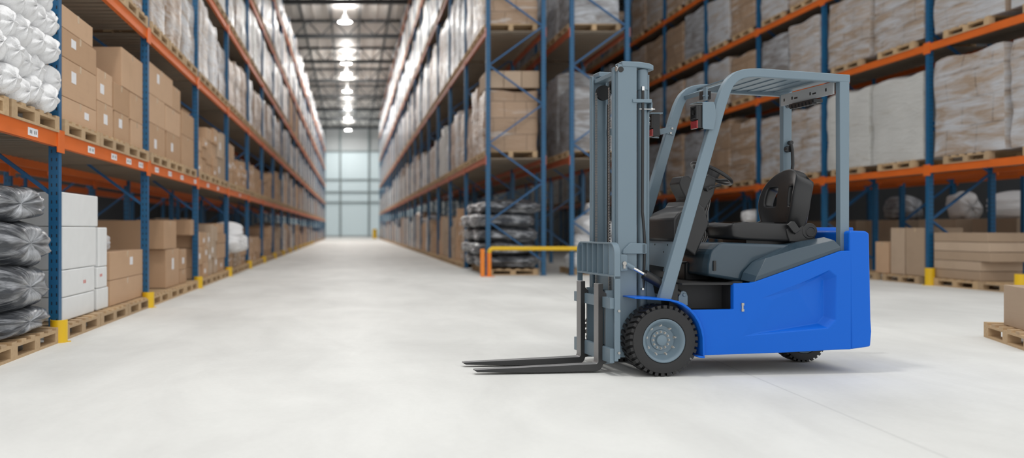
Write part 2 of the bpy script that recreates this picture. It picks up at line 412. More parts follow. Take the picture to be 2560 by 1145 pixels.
# ------------------------------------------------------------------ racks
ORD = ['first','second','third','fourth','fifth','sixth','seventh','eighth','ninth','tenth','eleventh','twelfth','thirteenth','fourteenth','fifteenth','sixteenth','seventeenth','eighteenth','nineteenth','twentieth']+['%dth' % k for k in range(21, 40)]
PW = 0.09
class Rack: pass
def zig(depth, zlo, zhi, step=0.84):
    g = G(); z = zlo; s = 1
    while z+step < zhi:
        x0, x1 = (0.06, depth-0.06) if s == 0 else (depth-0.06, 0.06)
        g.bar((x0, 0.0, z), (x1, 0.0, z+step), 0.03, 0.055, (0,1,0)); z += step; s = 1-s
    return g
_cache = {}
def cached(key, fn):
    if key not in _cache: _cache[key] = fn()
    return _cache[key]
def make_rack(name, label, xf, side, depth, ys, levels, hpost, beam_mat, cap=96, slats=True, zlo=0.32, rear=True, endbay_visible=True):
    """xf: aisle face, side: direction in which the rack is deep"""
    root = empty(name, (xf+side*depth/2, ys[0], 0), label=label, cat='pallet rack')
    bx, by = root.location.x, root.location.y
    for i, y in enumerate(ys):
        def mk():
            g = G(); h = hpost; d = depth/2
            for sx in (-1, 1):
                xo = sx*d; xi = sx*(d-PW)
                x0, x1 = min(xo, xi), max(xo, xi)
                g.box(x0, x1, 0, PW*0.9, 0, h); g.box(x0-0.02, x1+0.02, -0.02, PW+0.02, 0, 0.012)
            return g.mesh('upright_frame', None)
        me = cached(('up', depth, hpost), mk)
        up = link_obj('upright_frame', me, POST, root, (0, y-by, 0))
        mb = cached(('br', depth, hpost, zlo), lambda: zig(depth, zlo, hpost).mesh('brace', None))
        link_obj('brace', mb, BRACE, up, (-depth/2, 0.04, 0) if side > 0 else (-depth/2, 0.04, 0))
    # beams and deck, nearest first
    nb = 0; nd = 0; rest = G(); restd = G(); R = Rack(); R.beams = {}
    for i in range(len(ys)-1):
        y0, y1 = ys[i]+PW*0.9, ys[i+1]
        for j, lv in enumerate(levels):
            L = y1-y0
            if not seen(xf, xf+side*depth, y0, y1, lv-0.2, lv+0.05): continue
            def mkb():
                g = G(); g.box(0, 0.05, 0, L, -0.12, 0.0)
                g.box(0.002, 0.048, 0, L, 0.0, 0.004)
                for yy in (0, L-0.05): g.box(-0.012, 0.0, yy, yy+0.05, -0.17, 0.03)
                for yy in (-0.086, L): g.box(-0.012, 0.0, yy, yy+0.086, -0.17, 0.03)
                return g
            for r in ((0, 1) if rear else (0,)):
                # local placement: front beam hugging the aisle face, rear beam on the back face
                if side > 0: X = -depth/2 if r == 0 else depth/2; rot = 0 if r == 0 else PI
                else: X = depth/2 if r == 0 else -depth/2; rot = PI if r == 0 else 0
                yo = (y0-by) if rot == 0 else (y1-by)
                if nb < cap:
                    me = cached(('beam', round(L, 3)), lambda: mkb().mesh('beam', None))
                    b = link_obj('beam', me, beam_mat, root, (X, yo, lv), rot); nb += 1
                    if r == 0: R.beams[(i, j)] = (b, L)
                else:
                    if side > 0: xs = (X, X+0.05) if r == 0 else (X-0.05, X)
                    else: xs = (X-0.05, X) if r == 0 else (X, X+0.05)
                    rest.box(xs[0], xs[1], y0-by, y1-by, lv-0.12, lv)
            if slats:
                def mkd():
                    g = G(); yy = 0.06
                    while yy < L-0.1:
                        g.box(-depth/2+0.055, depth/2-0.055, yy, yy+0.09, -0.035, -0.012); yy += 0.17
                    return g.mesh('deck_slats', None)
                if nd < 60:
                    link_obj('deck_slats', cached(('dk', depth, round(L, 3)), mkd), SLATW, root, (0, y0-by, lv)); nd += 1
                else: restd.box(-depth/2+0.055, depth/2-0.055, y0-by, y1-by, lv-0.03, lv-0.015)
    if rest.v: tag(obj('beam', rest, beam_mat, root, smooth=None), kind='stuff')
    if restd.v: tag(obj('deck_slats', restd, SLATW, root, smooth=None), kind='stuff')
    R.root = root; R.ys = ys; R.levels = levels; R.xf = xf; R.side = side; R.depth = depth
    return R

LY = [3.9, 7.82, 11.24, 14.9, 18.6, 22.3]
while LY[-1] < 88: LY.append(LY[-1]+3.65)
RY = [18.9]
while RY[-1] < 90: RY.append(RY[-1]+3.6)
FY = [11.9, 15.7, 19.2, 22.3, 25.6, 29.0, 32.6, 36.2, 39.8, 43.4, 47.0, 50.6]
LEVL = [1.85, 3.55, 5.3, 7.0, 8.8]
LEVR = [2.55, 5.3, 8.05, 10.4, 12.4]
LEVF = [2.12, 4.3, 6.05, 7.85]
rackL = make_rack('pallet_rack', 'long blue and orange pallet rack along the left side of the aisle', -2.6, -1, 1.25, LY, LEVL, 9.9, ORANGE, zlo=1.3)
rackR = make_rack('pallet_rack', 'tall blue and orange pallet rack right of the aisle, end frame facing the camera', 2.9, 1, 1.28, RY, LEVR, 13.1, ORANGE_R)
rackS = make_rack('pallet_rack', 'second pallet rack standing back to back with the aisle rack, left of the mast', 4.70, 1, 1.28, RY[:9], LEVR[:3], 8.9, ORANGE_R)
rackF = make_rack('pallet_rack', 'long pallet rack beyond the forklift on the far right side of the hall', 10.3, 1, 1.2, FY, LEVF, 9.6, ORANGE)
rackB = make_rack('pallet_rack', 'dim pallet rack seen through the gaps behind the left rack', -4.35, -1, 1.25, LY[:12], LEVL[:1], 3.4, ORANGE, slats=False)
rackG = make_rack('pallet_rack', 'dark pallet rack seen behind the far right rack', 12.0, 1, 1.2, FY[:8], LEVF[:1], 3.9, ORANGE, slats=False)

# stickers on the near beams of the left rack
def sticker(i, j, ypos, w_, zc=-0.06, h_=0.065):
    if (i, j) not in rackL.beams: return
    b, L = rackL.beams[(i, j)]
    yl = L-(ypos-(LY[i]+PW*0.9))          # the beam is turned round
    g = G().box(-0.0025, 0.0, yl-w_/2, yl+w_/2, zc-h_/2, zc+h_/2)
    s = obj('location_sticker', g, LABEL, b, smooth=None)
    g = G()
    random.seed(int(ypos*100))
    for k in range(5):
        a = yl-w_*0.34+k*w_*0.15
        if k == 2: continue
        g.box(-0.0032, -0.0024, a, a+w_*0.06, zc-0.014, zc+0.014)
    tag(s, 'white location sticker with small dark print')
    me = g.mesh('print', None)
    o = link_obj('print', me, INK, None)
    # print is pattern of the sticker: joined into the same mesh
    s.data.materials.append(INK)
    bm = bmesh.new(); bm.from_mesh(s.data); n0 = len(bm.faces); bm.from_mesh(me)
    bm.faces.ensure_lookup_table()
    for f in bm.faces[n0:]: f.material_index = 1
    bm.to_mesh(s.data); bm.free(); bpy.data.objects.remove(o)
for u in (82, 172, 228, 285, 322, 352, 392, 425, 455, 488, 520, 545, 575, 600):
    y = 2.6*F/(CX-u)
    i = max(k for k in range(len(LY)) if LY[k] < y)
    if LY[i]+0.3 < y < LY[i+1]-0.2: sticker(i, 0, y, 0.22)

# column guards
def guard_mesh():
    g = G(); pts = []
    for k in range(13):
        t = PI*k/12; pts.append((0.075*math.cos(t), 0.085*math.sin(t)))
    out = pts; inn = [(x*0.9, y*0.9) for x, y in pts[::-1]]
    ring = out+inn; nn = len(ring)
    vs = [(x, -y, 0) for x, y in ring]+[(x, -y, 0.2) for x, y in ring]
    fs = [(i, (i+1)%nn, (i+1)%nn+nn, i+nn) for i in range(nn)]
    h = len(out)
    for z in (0, nn):
        fs += [(z+i, z+i+1, z+nn-2-i, z+nn-1-i) for i in range(h-1)]
    g.add(vs, fs); g.box(-0.1, 0.1, 0.0, 0.03, 0, 0.008)
    return g.mesh('column_guard', 40)
gm = guard_mesh()
for k, y in enumerate(LY[1:16]):
    o = link_obj('column_guard', gm, YELLOW, None, (-2.585, y-0.035, 0), 0.15)
    tag(o, 'yellow steel column guard at the foot of the left rack, %s post from the front' % ORD[k], 'column guard', 'yellow column guards at the left rack')
for k, (x, y) in enumerate([(10.27, 15.66), (10.27, 13.55), (10.27, 19.16), (10.27, 25.56)]):
    o = link_obj('column_guard', gm, YELLOW, None, (x, y-0.03, 0)); o.scale = (1.1, 1.1, 1.55)
    tag(o, ['yellow column guard at the blue post right of the forklift', 'yellow guard post at the right edge of the photo behind the box', 'yellow column guard hidden partly behind the forklift body', 'small yellow guard seen behind the control levers'][k], 'column guard', 'yellow column guards at the far right rack')
o = link_obj('column_guard', gm, YELLOW, None, (2.45, 91.5, 0)); o.scale = (3, 3, 5)
tag(o, 'distant yellow guard at the far end of the right rack', 'column guard')

# end barrier
e = empty('rack_barrier', (4.4, 18.5, 0), label='low yellow barrier rail with orange end posts in front of the rack end frames', cat='barrier')
g = G(); zt = 0.575
path = [(2.9-4.4, 0, 0.50)] + [(2.9-4.4+0.09*(1-math.cos(t)), 0, 0.50+0.09*math.sin(t)) for t in [PI/2*k/5 for k in range(1, 6)]] + [(6.0-4.4, 0, 0.59)]
g.tube(path, 0.044, 12); obj('rail', g, YELLOW, e)
for x in (2.9, 6.0):
    obj('post', G().cyl((x-4.4, 0, 0), (x-4.4, 0, 0.5), 0.046, 14).box(x-4.5, x-4.3, -0.1, 0.1, 0, 0.012), ORANGE_P, e)
o = obj('bollard', G().box(2.71, 2.795, 18.42, 18.5, 0, 0.58), ORANGE_P, bevel=0.01)
tag(o, 'short orange guard post left of the yellow barrier rail', 'bollard')

# ------------------------------------------------------------------ pallets and loads
def pallet_mesh():
    g = G()          # 1.1 along y, 1.15 along x, 0.14 high, openings face the aisle
    for k in range(6): g.box(-0.575, 0.575, -0.55+k*0.2, -0.55+k*0.2+0.1, 0.118, 0.14)
    for x in (-0.575, -0.05, 0.475): g.box(x, x+0.1, -0.55, 0.55, 0.096, 0.118)
    for x in (-0.575, -0.05, 0.475):
        for y in (-0.55, -0.06, 0.43): g.box(x, x+0.1, y, y+0.12, 0.02, 0.096)
    for x in (-0.575, -0.05, 0.475): g.box(x, x+0.1, -0.55, 0.55, 0.0, 0.02)
    return g.mesh('pallet', None)
PAL = pallet_mesh()
PALLETS = []     # (x, y, z, label, rank)
LOADS = []       # (x, y, z, w, d, h, mat, variant, label)
CARTONS = []     # (x0,x1,y0,y1,z0,z1,mat,label,sticker)

def load_mesh(seed, nseg=7):
    rr = random.Random(seed); g = G(); n = nseg
    ph = [rr.uniform(0, 6.28) for _ in range(8)]
    def disp(p):
        x, y, z = p
        # rounded box
        r = 0.05
        qx = max(-0.5+r, min(0.5-r, x)); qy = max(-0.5+r, min(0.5-r, y)); qz = min(1-r, z)
        v = Vector((x-qx, y-qy, z-qz)); 
        if v.length > r: v = v*(r/v.length)
        x, y, z = qx+v.x, qy+v.y, qz+v.z
        b = 0.012*math.sin(9*z+ph[0])+0.010*math.sin(17*z+ph[1]+5*x)+0.008*math.sin(13*(x+y)+ph[2])
        x *= 1+b; y *= 1+b+0.01*math.sin(21*z+ph[3])
        x += 0.02*z*math.sin(ph[4]); y += 0.02*z*math.cos(ph[4])
        if z > 0.6: z += 0.02*math.sin(7*x+ph[5])+0.02*math.sin(8*y+ph[6])
        return (x, y, z)
    def face(f):
        vs = []; fs = []
        for i in range(n+1):
            for j in range(n+1): vs.append(disp(f(i/n, j/n)))
        for i in range(n):
            for j in range(n):
                a = i*(n+1)+j; fs.append((a, a+1, a+n+2, a+n+1))
        g.add(vs, fs)
    face(lambda s, t: (s-.5, -.5, t)); face(lambda s, t: (s-.5, .5, t)); face(lambda s, t: (-.5, s-.5, t)); face(lambda s, t: (.5, s-.5, t))
    face(lambda s, t: (s-.5, t-.5, 1)); face(lambda s, t: (s-.5, t-.5, 0))
    return g
LM = [load_mesh(s, 9).mesh('wrapped_pallet_load', 55) for s in range(6)]
LMLOW = [load_mesh(s, 3) for s in range(4)]

RN = {'L': 'left rack', 'R': 'right rack', 'S': 'second rack', 'F': 'far rack'}
def shelf(j): return 'floor level' if j < 0 else '%s shelf' % ORD[j]
def place_pallet(key, R, i, j, yc, txt, xoff=0.0, rz=0.0, force=False):
    z = 0 if j < 0 else R.levels[j]+0.004
    xc = R.xf+R.side*(0.56+xoff)
    if not force and not seen(xc-.55, xc+.55, yc-.55, yc+.55, z, z+0.14): return
    PALLETS.append((xc, yc, z, 'wooden pallet, %s %s, %s' % (RN[key], shelf(j), txt)))
def place_load(key, R, i, j, yc, wd, h, mat, adj, txt, dp=1.08, zadd=0.144):
    z = (0 if j < 0 else R.levels[j])+zadd
    xc = R.xf+R.side*0.57
    if not seen(xc-.55, xc+.55, yc-wd/2, yc+wd/2, z, z+h): return
    LOADS.append((xc, yc, z, dp, wd, h, mat, '%s load, %s %s, %s' % (adj, RN[key], shelf(j), txt), key))
def place_carton(x0, x1, y0, y1, z0, z1, mat=None, label='', sticker=None, col='brown'):
    if not seen(x0, x1, y0, y1, z0, z1): return
    CARTONS.append((x0, x1, y0, y1, z0, z1, mat or CARD, label, sticker))

POSW = ['near third of %s bay', 'middle of %s bay', 'far third of %s bay']
rng = random.Random(7)
def fill(key, R, i, j, first=0, kinds=None, hr=(0.9, 1.3), n=3, gap=0.06, clear=1.45):
    """three pallets with wrapped loads in bay i, level j"""
    y0 = R.ys[i]+0.12; y1 = R.ys[i+1]-0.04; wd = (y1-y0)/n
    hm = hr[1]
    for s in range(n):
        yc = y0+wd*(s+.5)
        txt = (POSW[s] if n == 3 else ['near half of %s bay', 'far half of %s bay'][s]) % ORD[max(0, i-first)]
        place_pallet(key, R, i, j, yc, txt)
        mt, adj = rng.choice(kinds)
        h = rng.uniform(*hr)
        place_load(key, R, i, j, yc, wd-gap, h, mt, adj, txt)

W_ = (WRAP_W, 'white film wrapped'); B_ = (WRAP_B, 'brown carton film wrapped'); G_ = (WRAP_G, 'grey film wrapped'); P_ = (WRAP_P, 'pale opaque wrapped')
C_ = (CARD, 'plain brown carton')
def carton_stack(key, R, i, j, yc, wd, zbase, h, txt, rr, mat=None, adj='brown', dp=1.0, cols=None, rows=None):
    cols = cols or rr.choice([1, 2, 2, 3]); rows = rows or rr.choice([2, 3, 3, 4])
    y = yc-wd/2
    ws = [rr.uniform(0.8, 1.2) for _ in range(cols)]; sw = sum(ws)
    for c in range(cols):
        cw = wd*ws[c]/sw; z = zbase; hc = h*rr.uniform(0.78, 1.0)
        hs = [rr.uniform(0.8, 1.3) for _ in range(rows)]; sh = sum(hs)
        for r in range(rows):
            hh = hc*hs[r]/sh; off = rr.uniform(0.0, 0.05)
            xa = R.xf+R.side*(0.03+off); xb = R.xf+R.side*(0.03+off+dp*rr.uniform(0.75, 1))
            pos = ('%s column' % ['near', 'second', 'far'][c] if cols == 3 else ('near column', 'far column')[c] if cols == 2 else 'sole column')
            place_carton(min(xa, xb), max(xa, xb), y+0.006, y+cw-0.006, z, z+hh-0.004, mat,
                '%s carton, %s %s, %s, %s, %s up' % (adj, RN[key], shelf(j), txt, pos, ORD[r]),
                rr.random() < 0.5)
            z += hh
        y += cw

# ---- left rack -------------------------------------------------------------
def YL(u, x=2.6): return x*F/(CX-u)
def ZL(v, y): return 1+(CY-v)*y/F
R = rackL
xa = -2.64
def cl(u0, u1, v0, v1, label, mat=None, sticker=None, xf=2.66, dp=0.62, uref=None, j=0):
    """carton with its aisle face spanning u0..u1; bottom v0 and top v1 read at u0"""
    y0 = xf*F/(CX-u0); y1 = xf*F/(CX-u1)
    place_carton(-xf-dp, -xf, y0+0.004, y1-0.004, ZL(v0, y0)+0.002, ZL(v1, y0)-0.002, mat, label, sticker)
def zs(u, v, xf=2.66): return ZL(v, xf*F/(CX-u))
def clz(u0, u1, z0, z1, label, mat=None, sticker=None, xf=2.66, dp=0.62):
    y0 = xf*F/(CX-u0); y1 = xf*F/(CX-u1); ym = (y0+y1)/2
    k_ = max(k for k in range(len(LY)) if LY[k] < ym)
    y0 = max(y0, LY[k_]+0.1); y1 = min(y1, LY[k_+1]-0.01)
    place_carton(-xf-dp, -xf, y0+0.004, y1-0.004, z0+0.002, z1-0.002, mat, label, sticker)
T1 = 1.85+0.144
# first visible bay, first shelf
z1, z2, z3, z4, z5 = T1, T1+0.235, T1+0.60, T1+0.87, T1+1.08
clz(156, 241, z1, z2, 'wide brown carton at the bottom of the tall first stack on the left rack shelf', sticker=True)
clz(156, 241, z2, z3, 'large scuffed brown carton second from bottom of the tall first stack on the left rack', sticker=True)
clz(156, 241, z3, z4, 'brown carton third from bottom of the tall first stack on the left rack', sticker=True)
clz(156, 232, z4, z5, 'brown carton on top of the tall first stack beside the blue post')
clz(243, 283, T1, T1+0.36, 'brown carton with big white label right of the tall stack', sticker=True)
clz(243, 281, T1+0.36, T1+0.70, 'small brown carton with label above the labelled carton right of the tall stack', sticker=True)
clz(286, 323, T1, T1+0.34, 'brown carton with white label under the plain dark sided one', sticker=True)
clz(284, 323, T1+0.34, T1+0.66, 'plain brown carton below the big tilted looking box')
clz(327, 369, T1, T1+0.33, 'plain brown carton at shelf level just before the second blue post')
clz(325, 369, T1+0.33, T1+0.66, 'plain brown carton under the far half of the big box')
clz(304, 366, T1+0.665, T1+1.12, 'big brown box lying on top of the smaller cartons by the second blue post', xf=2.66, dp=0.9)
for yc in (8.5, 9.62, 10.7): place_pallet('L', R, 1, 0, yc, '%s' % POSW[[8.5, 9.62, 10.7].index(yc)] % 'second')
# white bag pile bay 0 shelf 1
for k, yc in enumerate((5.0, 6.1, 7.25)): place_pallet('L', R, 0, 0, yc, 'under the white bags, %s' % POSW[k] % 'first')
# second bay, first shelf
rr = random.Random(3)
clz(373, 413, T1, T1+0.42, 'brown carton with labels at the bottom of the three high stack after the second post', sticker=True)
clz(373, 412, T1+0.42, T1+0.80, 'brown carton in the middle of the three high stack after the second post')
clz(373, 432, T1+0.80, T1+1.22, 'wide brown carton with label on top of the three high stack after the second post', sticker=True)
clz(416, 451, T1, T1+0.42, 'brown carton with torn label right of the three high stack', sticker=True)
clz(414, 451, T1+0.42, T1+0.79, 'brown carton second high right of the three high stack')
clz(433, 451, T1+0.80, T1+1.15, 'narrow brown carton topping the second column after the second post')
clz(455, 497, T1, T1+0.50, 'film covered brown carton before the third post, lower')
clz(455, 497, T1+0.50, T1+0.88, 'brown carton before the third post, upper')
clz(455, 480, T1+0.885, T1+1.13, 'small open topped brown carton set on the shelf stack before the third post', xf=2.95)
for k, yc in enumerate((11.95, 13.05, 14.2)): place_pallet('L', R, 2, 0, yc, POSW[k] % 'third')
for i in range(3, len(LY)-1):
    y0 = LY[i]+0.12; wd = (LY[i+1]-0.04-y0)/3
    for s in range(3):
        yc = y0+wd*(s+.5); txt = POSW[s] % ORD[i]
        place_pallet('L', R, i, 0, yc, txt)
        if i <= 7: carton_stack('L', R, i, 0, yc, wd-0.05, T1, rr.uniform(0.6, 1.05), txt, rr, CARD if rr.random() < 0.7 else CARD2)
        else: place_load('L', R, i, 0, yc, wd-0.06, rr.uniform(0.9, 1.35), *rr.choice([B_, B_, C_, W_]), txt)
# floor level
for k, yc in enumerate((5.05, 6.2, 7.2)): place_pallet('L', R, 0, -1, yc, 'under the grey bags, %s' % POSW[k] % 'first', xoff=-0.02)
for k, yc in enumerate((8.45, 9.57, 10.69)): place_pallet('L', R, 1, -1, yc, POSW[k] % 'second', xoff=-0.02)
F1 = 0.144
wl = [(157, 236, 0, .22, 'bottom white foam box of the first stack beside the yellow guard'), (157, 237, .22, .475, 'second white foam box with red print in the first white stack'),
      (157, 241, .475, .88, 'large white foam box third in the first white stack'), (157, 245, .88, 1.20, 'topmost white foam box beside the blue post'),
      (243, 271, 0, .23, 'small white foam box at the bottom of the second white stack'), (243, 268, .23, .455, 'small white foam box in the middle of the second white stack'), (247, 268, .455, .875, 'tall narrow white foam box topping the second white stack')]
for u0, u1, a, b, t in wl: clz(u0, u1, F1+a, F1+b, t, STYRO, 'red' if 'red' in t or 'middle' in t else None)
clz(275, 359, F1, F1+.285, 'wide brown carton on the floor pallet before the second post, lower', dp=0.55)
clz(275, 359, F1+.285, F1+.60, 'wide brown carton with label before the second post, upper, small bag on top', dp=0.55, sticker=True)
clz(415, 448, F1, F1+.56, 'tall brown carton with printed label right after the second post', dp=0.85, sticker=True)
clz(410, 441, F1+.565, F1+.98, 'large plain brown box on top of the tall carton after the second post', dp=0.95)
clz(450, 466, F1, F1+.22, 'small brown carton at pallet level behind the tall carton')
clz(450, 466, F1+.22, F1+.54, 'narrow brown carton with white label behind the tall carton', sticker=True)
clz(478, 494, F1, F1+.20, 'brown carton on the floor pallet before the third post', sticker=True, dp=0.8)
clz(481, 494, F1+.20, F1+.525, 'dark sided brown carton with label before the third post', sticker=True, dp=0.8)
clz(478, 494, F1+.53, F1+.745, 'low brown carton with white label third high before the third post', sticker=True, dp=0.9)
clz(476, 488, F1+.75, F1+1.01, 'plain brown carton on top before the third post', dp=0.9)
for k, yc in enumerate((11.9, 13.05, 14.2)): place_pallet('L', R, 2, -1, yc, POSW[k] % 'third', xoff=-0.02)
for i in range(3, len(LY)-1):
    y0 = LY[i]+0.14; wd = (LY[i+1]-0.06-y0)/3
    for s in range(3):
        yc = y0+wd*(s+.5); txt = POSW[s] % ORD[i]
        place_pallet('L', R, i, -1, yc, txt, xoff=-0.02)
        if i <= 7: carton_stack('L', R, i, -1, yc, wd-0.06, F1, (1.0 if i == 3 else rr.uniform(0.6, 1.05)) if not (i == 4 and s < 2) else 0.45, txt, rr, CARD if rr.random() < 0.7 else CARD2)
        else: place_load('L', R, i, -1, yc, wd-0.06, rr.uniform(0.5, 1.1), *rr.choice([B_, W_, C_, G_, C_]), txt)
for j in range(1, 5):
    for i in range(len(LY)-1):
        ks = {1: [W_, B_, G_, W_], 2: [W_, W_, P_, W_], 3: [W_, W_, P_], 4: [P_, W_]}[j]
        hr = {1: (1.0, 1.4), 2: (1.1, 1.45), 3: (1.0, 1.5), 4: (0.7, 1.3)}[j]
        fill('L', R, i, j, 0, ks if not (j == 2 and i in (9, 10)) else [C_], hr)
# ---- right aisle rack -------------------------------------------------------
R = rackR
for i in range(len(RY)-1):
    for j in range(-1, 5):
        if j == -1:
            if i == 0: continue
            y0 = RY[i]+0.12; wd = (RY[i+1]-0.04-y0)/3
            for s in range(3):
                yc = y0+wd*(s+.5); txt = POSW[s] % ORD[i]
                place_pallet('R', R, i, -1, yc, txt, xoff=-0.05)
                if i <= 3: carton_stack('R', R, i, -1, yc, wd-0.06, F1, rr.uniform(0.8, 1.5), txt, rr, CARD if rr.random() < 0.5 else CARD2)
                else: place_load('R', R, i, -1, yc, wd-0.06, rr.uniform(0.9, 1.6), *rr.choice([B_, W_, C_, P_, G_]), txt)
        elif i == 0 and j in (0, 1):
            continue
        else:
            ks = {0: [B_, W_, P_, B_], 1: [W_, W_, G_, B_], 2: [W_, P_, G_], 3: [W_, P_], 4: [W_, G_]}[j]
            hr = {0: (1.2, 1.85), 1: (1.6, 2.15), 2: (1.3, 1.85), 3: (1.2, 1.6), 4: (0.5, 0.95)}[j]
            fill('R', R, i, j, 0, ks, hr)
# end bay, shelves one and two: wrapped cartons with a bare row of cartons on top
for j in (0, 1):
    for s, yc in enumerate((19.62, 20.78, 21.9)):
        txt = POSW[s] % 'first'
        place_pallet('R', R, 0, j, yc, txt)
        if s == 0:
            hh = 1.33 if j == 0 else 1.0
            place_load('R', R, 0, j, yc, 1.08, hh, WRAP_B, 'large glossy film wrapped carton', 'behind the end frame', dp=1.16)
            for k in range(3):
                place_carton(2.93+k*0.385, 2.93+k*0.385+0.375, 19.1, 20.1, LEVR[j]+0.15+hh+0.035, LEVR[j]+0.15+hh+(0.40 if j == 0 else 0.6), CARD2,
                   'bare brown carton in top row behind end frame, %s shelf, %s from the aisle' % (ORD[j], ORD[k]))
        else:
            place_load('R', R, 0, j, yc, 1.06, (1.55, 1.15)[s-1] if j == 0 else (1.7, 1.9)[s-1], WRAP_B if j == 0 else WRAP_W, ('grey brown film wrapped', 'white film wrapped')[j], txt)
# ---- second rack behind ----------------------------------------------------
R = rackS
for i in range(0, 6):
    for j in range(0, 3):
        fill('S', R, i, j, 0, [G_, B_, G_] if i else [G_], (1.3, 1.9))
# ---- far right rack ----------------------------------------------------------
R = rackF
def lf(yc, wd, j, h, mat, adj, txt): place_pallet('F', R, 0, j, yc, txt); place_load('F', R, 0, j, yc, wd, h, mat, adj, txt, dp=1.1, zadd=0.144)
for i in range(len(FY)-1):
    for j in range(0, 4):
        y0 = FY[i]+0.12; y1 = FY[i+1]-0.05
        nn = 2 if i < 6 else 3
        wd = (y1-y0)/nn
        for s in range(nn):
            yc = y0+wd*(s+.5)
            txt = ((['near half', 'far half'] if nn == 2 else ['near third', 'middle', 'far third'])[s])+' of %s bay' % ORD[i]
            place_pallet('F', R, i, j, yc, txt)
            gapw = 0.10
            mt, adj = rng.choice([B_, B_, B_, G_] if j < 1 else [W_, B_, B_, G_])
            h = {0: rng.uniform(1.45, 1.75), 1: rng.uniform(1.15, 1.35), 2: rng.uniform(1.2, 1.4), 3: rng.uniform(1.0, 1.5)}[j]
            if (i, j) == (1, 0): mt, adj, h = WRAP_P, 'big pale white wrapped', 1.62
            if (i, j) == (0, 0): mt, adj, h = WRAP_W, 'large film wrapped brown and white', 1.72
            if (i, j) in ((1, 1), (0, 1)): mt, adj, h = WRAP_W, 'large white film wrapped', 1.4
            if i == 2 and j == 0: mt, adj, h = WRAP_W, 'pale streaky film wrapped', 1.5
            place_load('F', R, i, j, yc, wd-gapw, h, mt, adj, txt, dp=1.1)
# floor level of far right rack: cartons and flat bales
def XF(u, x=10.3): return x*F/(u-CX)
def cf(u0, u1, z0, z1, label, mat=None, x=10.34, dp=0.7, sticker=None):
    y1 = x*F/(u0-CX); y0 = x*F/(u1-CX); ym = (y0+y1)/2
    k_ = max(k for k in range(len(FY)) if FY[k] < ym)
    y0 = max(y0, FY[k_]+0.1); y1 = min(y1, FY[k_+1]-0.01)
    place_carton(x, x+dp, y0+0.01, y1-0.01, z0, z1, mat, label, sticker)
cf(2226, 2262, 0.145, 1.02, 'tall pale carton standing right of the forklift rear', CARD2)
cf(2264, 2312, 0.145, 1.02, 'tall pale brown carton left of the blue post, right of the forklift', CARD2)
cf(2188, 2222, 0.145, 0.75, 'brown carton just right of the forklift rear end', CARD)
for k in range(5):
    z0 = 0.145+k*0.16
    cf(2334, 2452 if k < 2 else 2486-k*4, z0, z0+0.152, 'flat brown carton bale right of the blue post, %s from the floor' % ORD[k], CARD2, sticker=None)
for i, yc in enumerate((13.9, 15.0, 16.5, 17.8, 20.0, 21.3, 23.2, 24.5)):
    place_pallet('F', R, 0, -1, yc, '%s from the right edge' % ORD[i])
for k, (u0, u1, h) in enumerate([(1990, 2040, .8), (1905, 1960, .7), (1800, 1850, .55), (1690, 1740, .5), (1640, 1680, .9)]):
    cf(u0, u1, 0.02, h, 'brown carton at floor level seen through the forklift cab, %s from the right' % ORD[k], CARD2)
place_carton(10.4, 11.1, 22.7, 23.6, 0.146, 1.12, CARD2, 'brown carton behind the seat side of the forklift cab, a pale bag on top')
# things in the dim racks behind
for i in range(0, 8):
    for s in range(2):
        y0 = FY[i]+0.3+s*1.6
        if seen(12.1, 13, y0, y0+1.2, 0, 1.4):
            place_carton(12.1, 13.0, y0, y0+1.15, 0.0, 1.2, CARD2, 'dim %s in rack behind far right rack, %s bay, %s half' % ('carton', ORD[i], ('near', 'far')[s]))
for i in range(0, 8):
    for s in range(2):
        y0 = LY[i+1]+0.3+s*1.6
        place_carton(-5.4, -4.5, y0, y0+rr.uniform(.8, 1.3), 0.0, rr.uniform(.7, 1.3), CARD2, 'dim %s in the rack behind the left rack, %s bay, %s half' % ('carton', ORD[i], ('near', 'far')[s]))

# ---- build pallets ----------------------------------------------------------
def size_on_frame(x, y, s): return s/y
PALLETS.sort(key=lambda p: p[1])
far = G()
for k, (x, y, z, lab) in enumerate(PALLETS):
    if k < 298:
        o = link_obj('pallet', PAL, WOOD, None, (x, y, z)); tag(o, lab, 'pallet', 'wooden pallets on the racks')
    else:
        for (a, b) in ((0, 0.02), (0.1, 0.14)): far.box(x-.57, x+.57, y-.55, y+.55, z+a, z+b)
        for yy in (-.55, -.06, .43): far.box(x-.57, x+.57, y+yy, y+yy+.12, z+.02, z+.1)
if far.v: tag(obj('pallets', far, WOOD, smooth=None), 'the many wooden pallets on the distant bays of the racks', 'pallets', kind='stuff')
LOADS.sort(key=lambda p: p[1])
fars = {}
for k, (x, y, z, dp, wd, h, mat, lab, key) in enumerate(LOADS):
    if k < 298:
        if mat is CARD and False: pass
        me = LM[k % 6]
        o = link_obj('wrapped_pallet_load', me, mat, None, (x, y, z)); o.scale = (dp, wd, h)
        if k % 2: o.rotation_euler.z = PI
        tag(o, lab, 'pallet load', 'wrapped pallet loads on the racks')
    else:
        src = LMLOW[k % 4]; g = fars.setdefault(mat.name, (G(), mat))[0]
        g.add([(x+a*dp, y+b*wd, z+c*h) for a, b, c in src.v], src.f)
names = {'white_stretch_film': 'white film', 'clear_film_over_cartons': 'brown film', 'grey_film': 'grey film', 'opaque_pale_film': 'pale film', 'brown_cardboard': 'brown cardboard'}
for nme, (g, mat) in fars.items():
    tag(obj('pallet_loads', g, mat, smooth=60), '%s wrapped pallet loads filling the distant bays of the racks' % names[nme], 'pallet loads', kind='stuff')
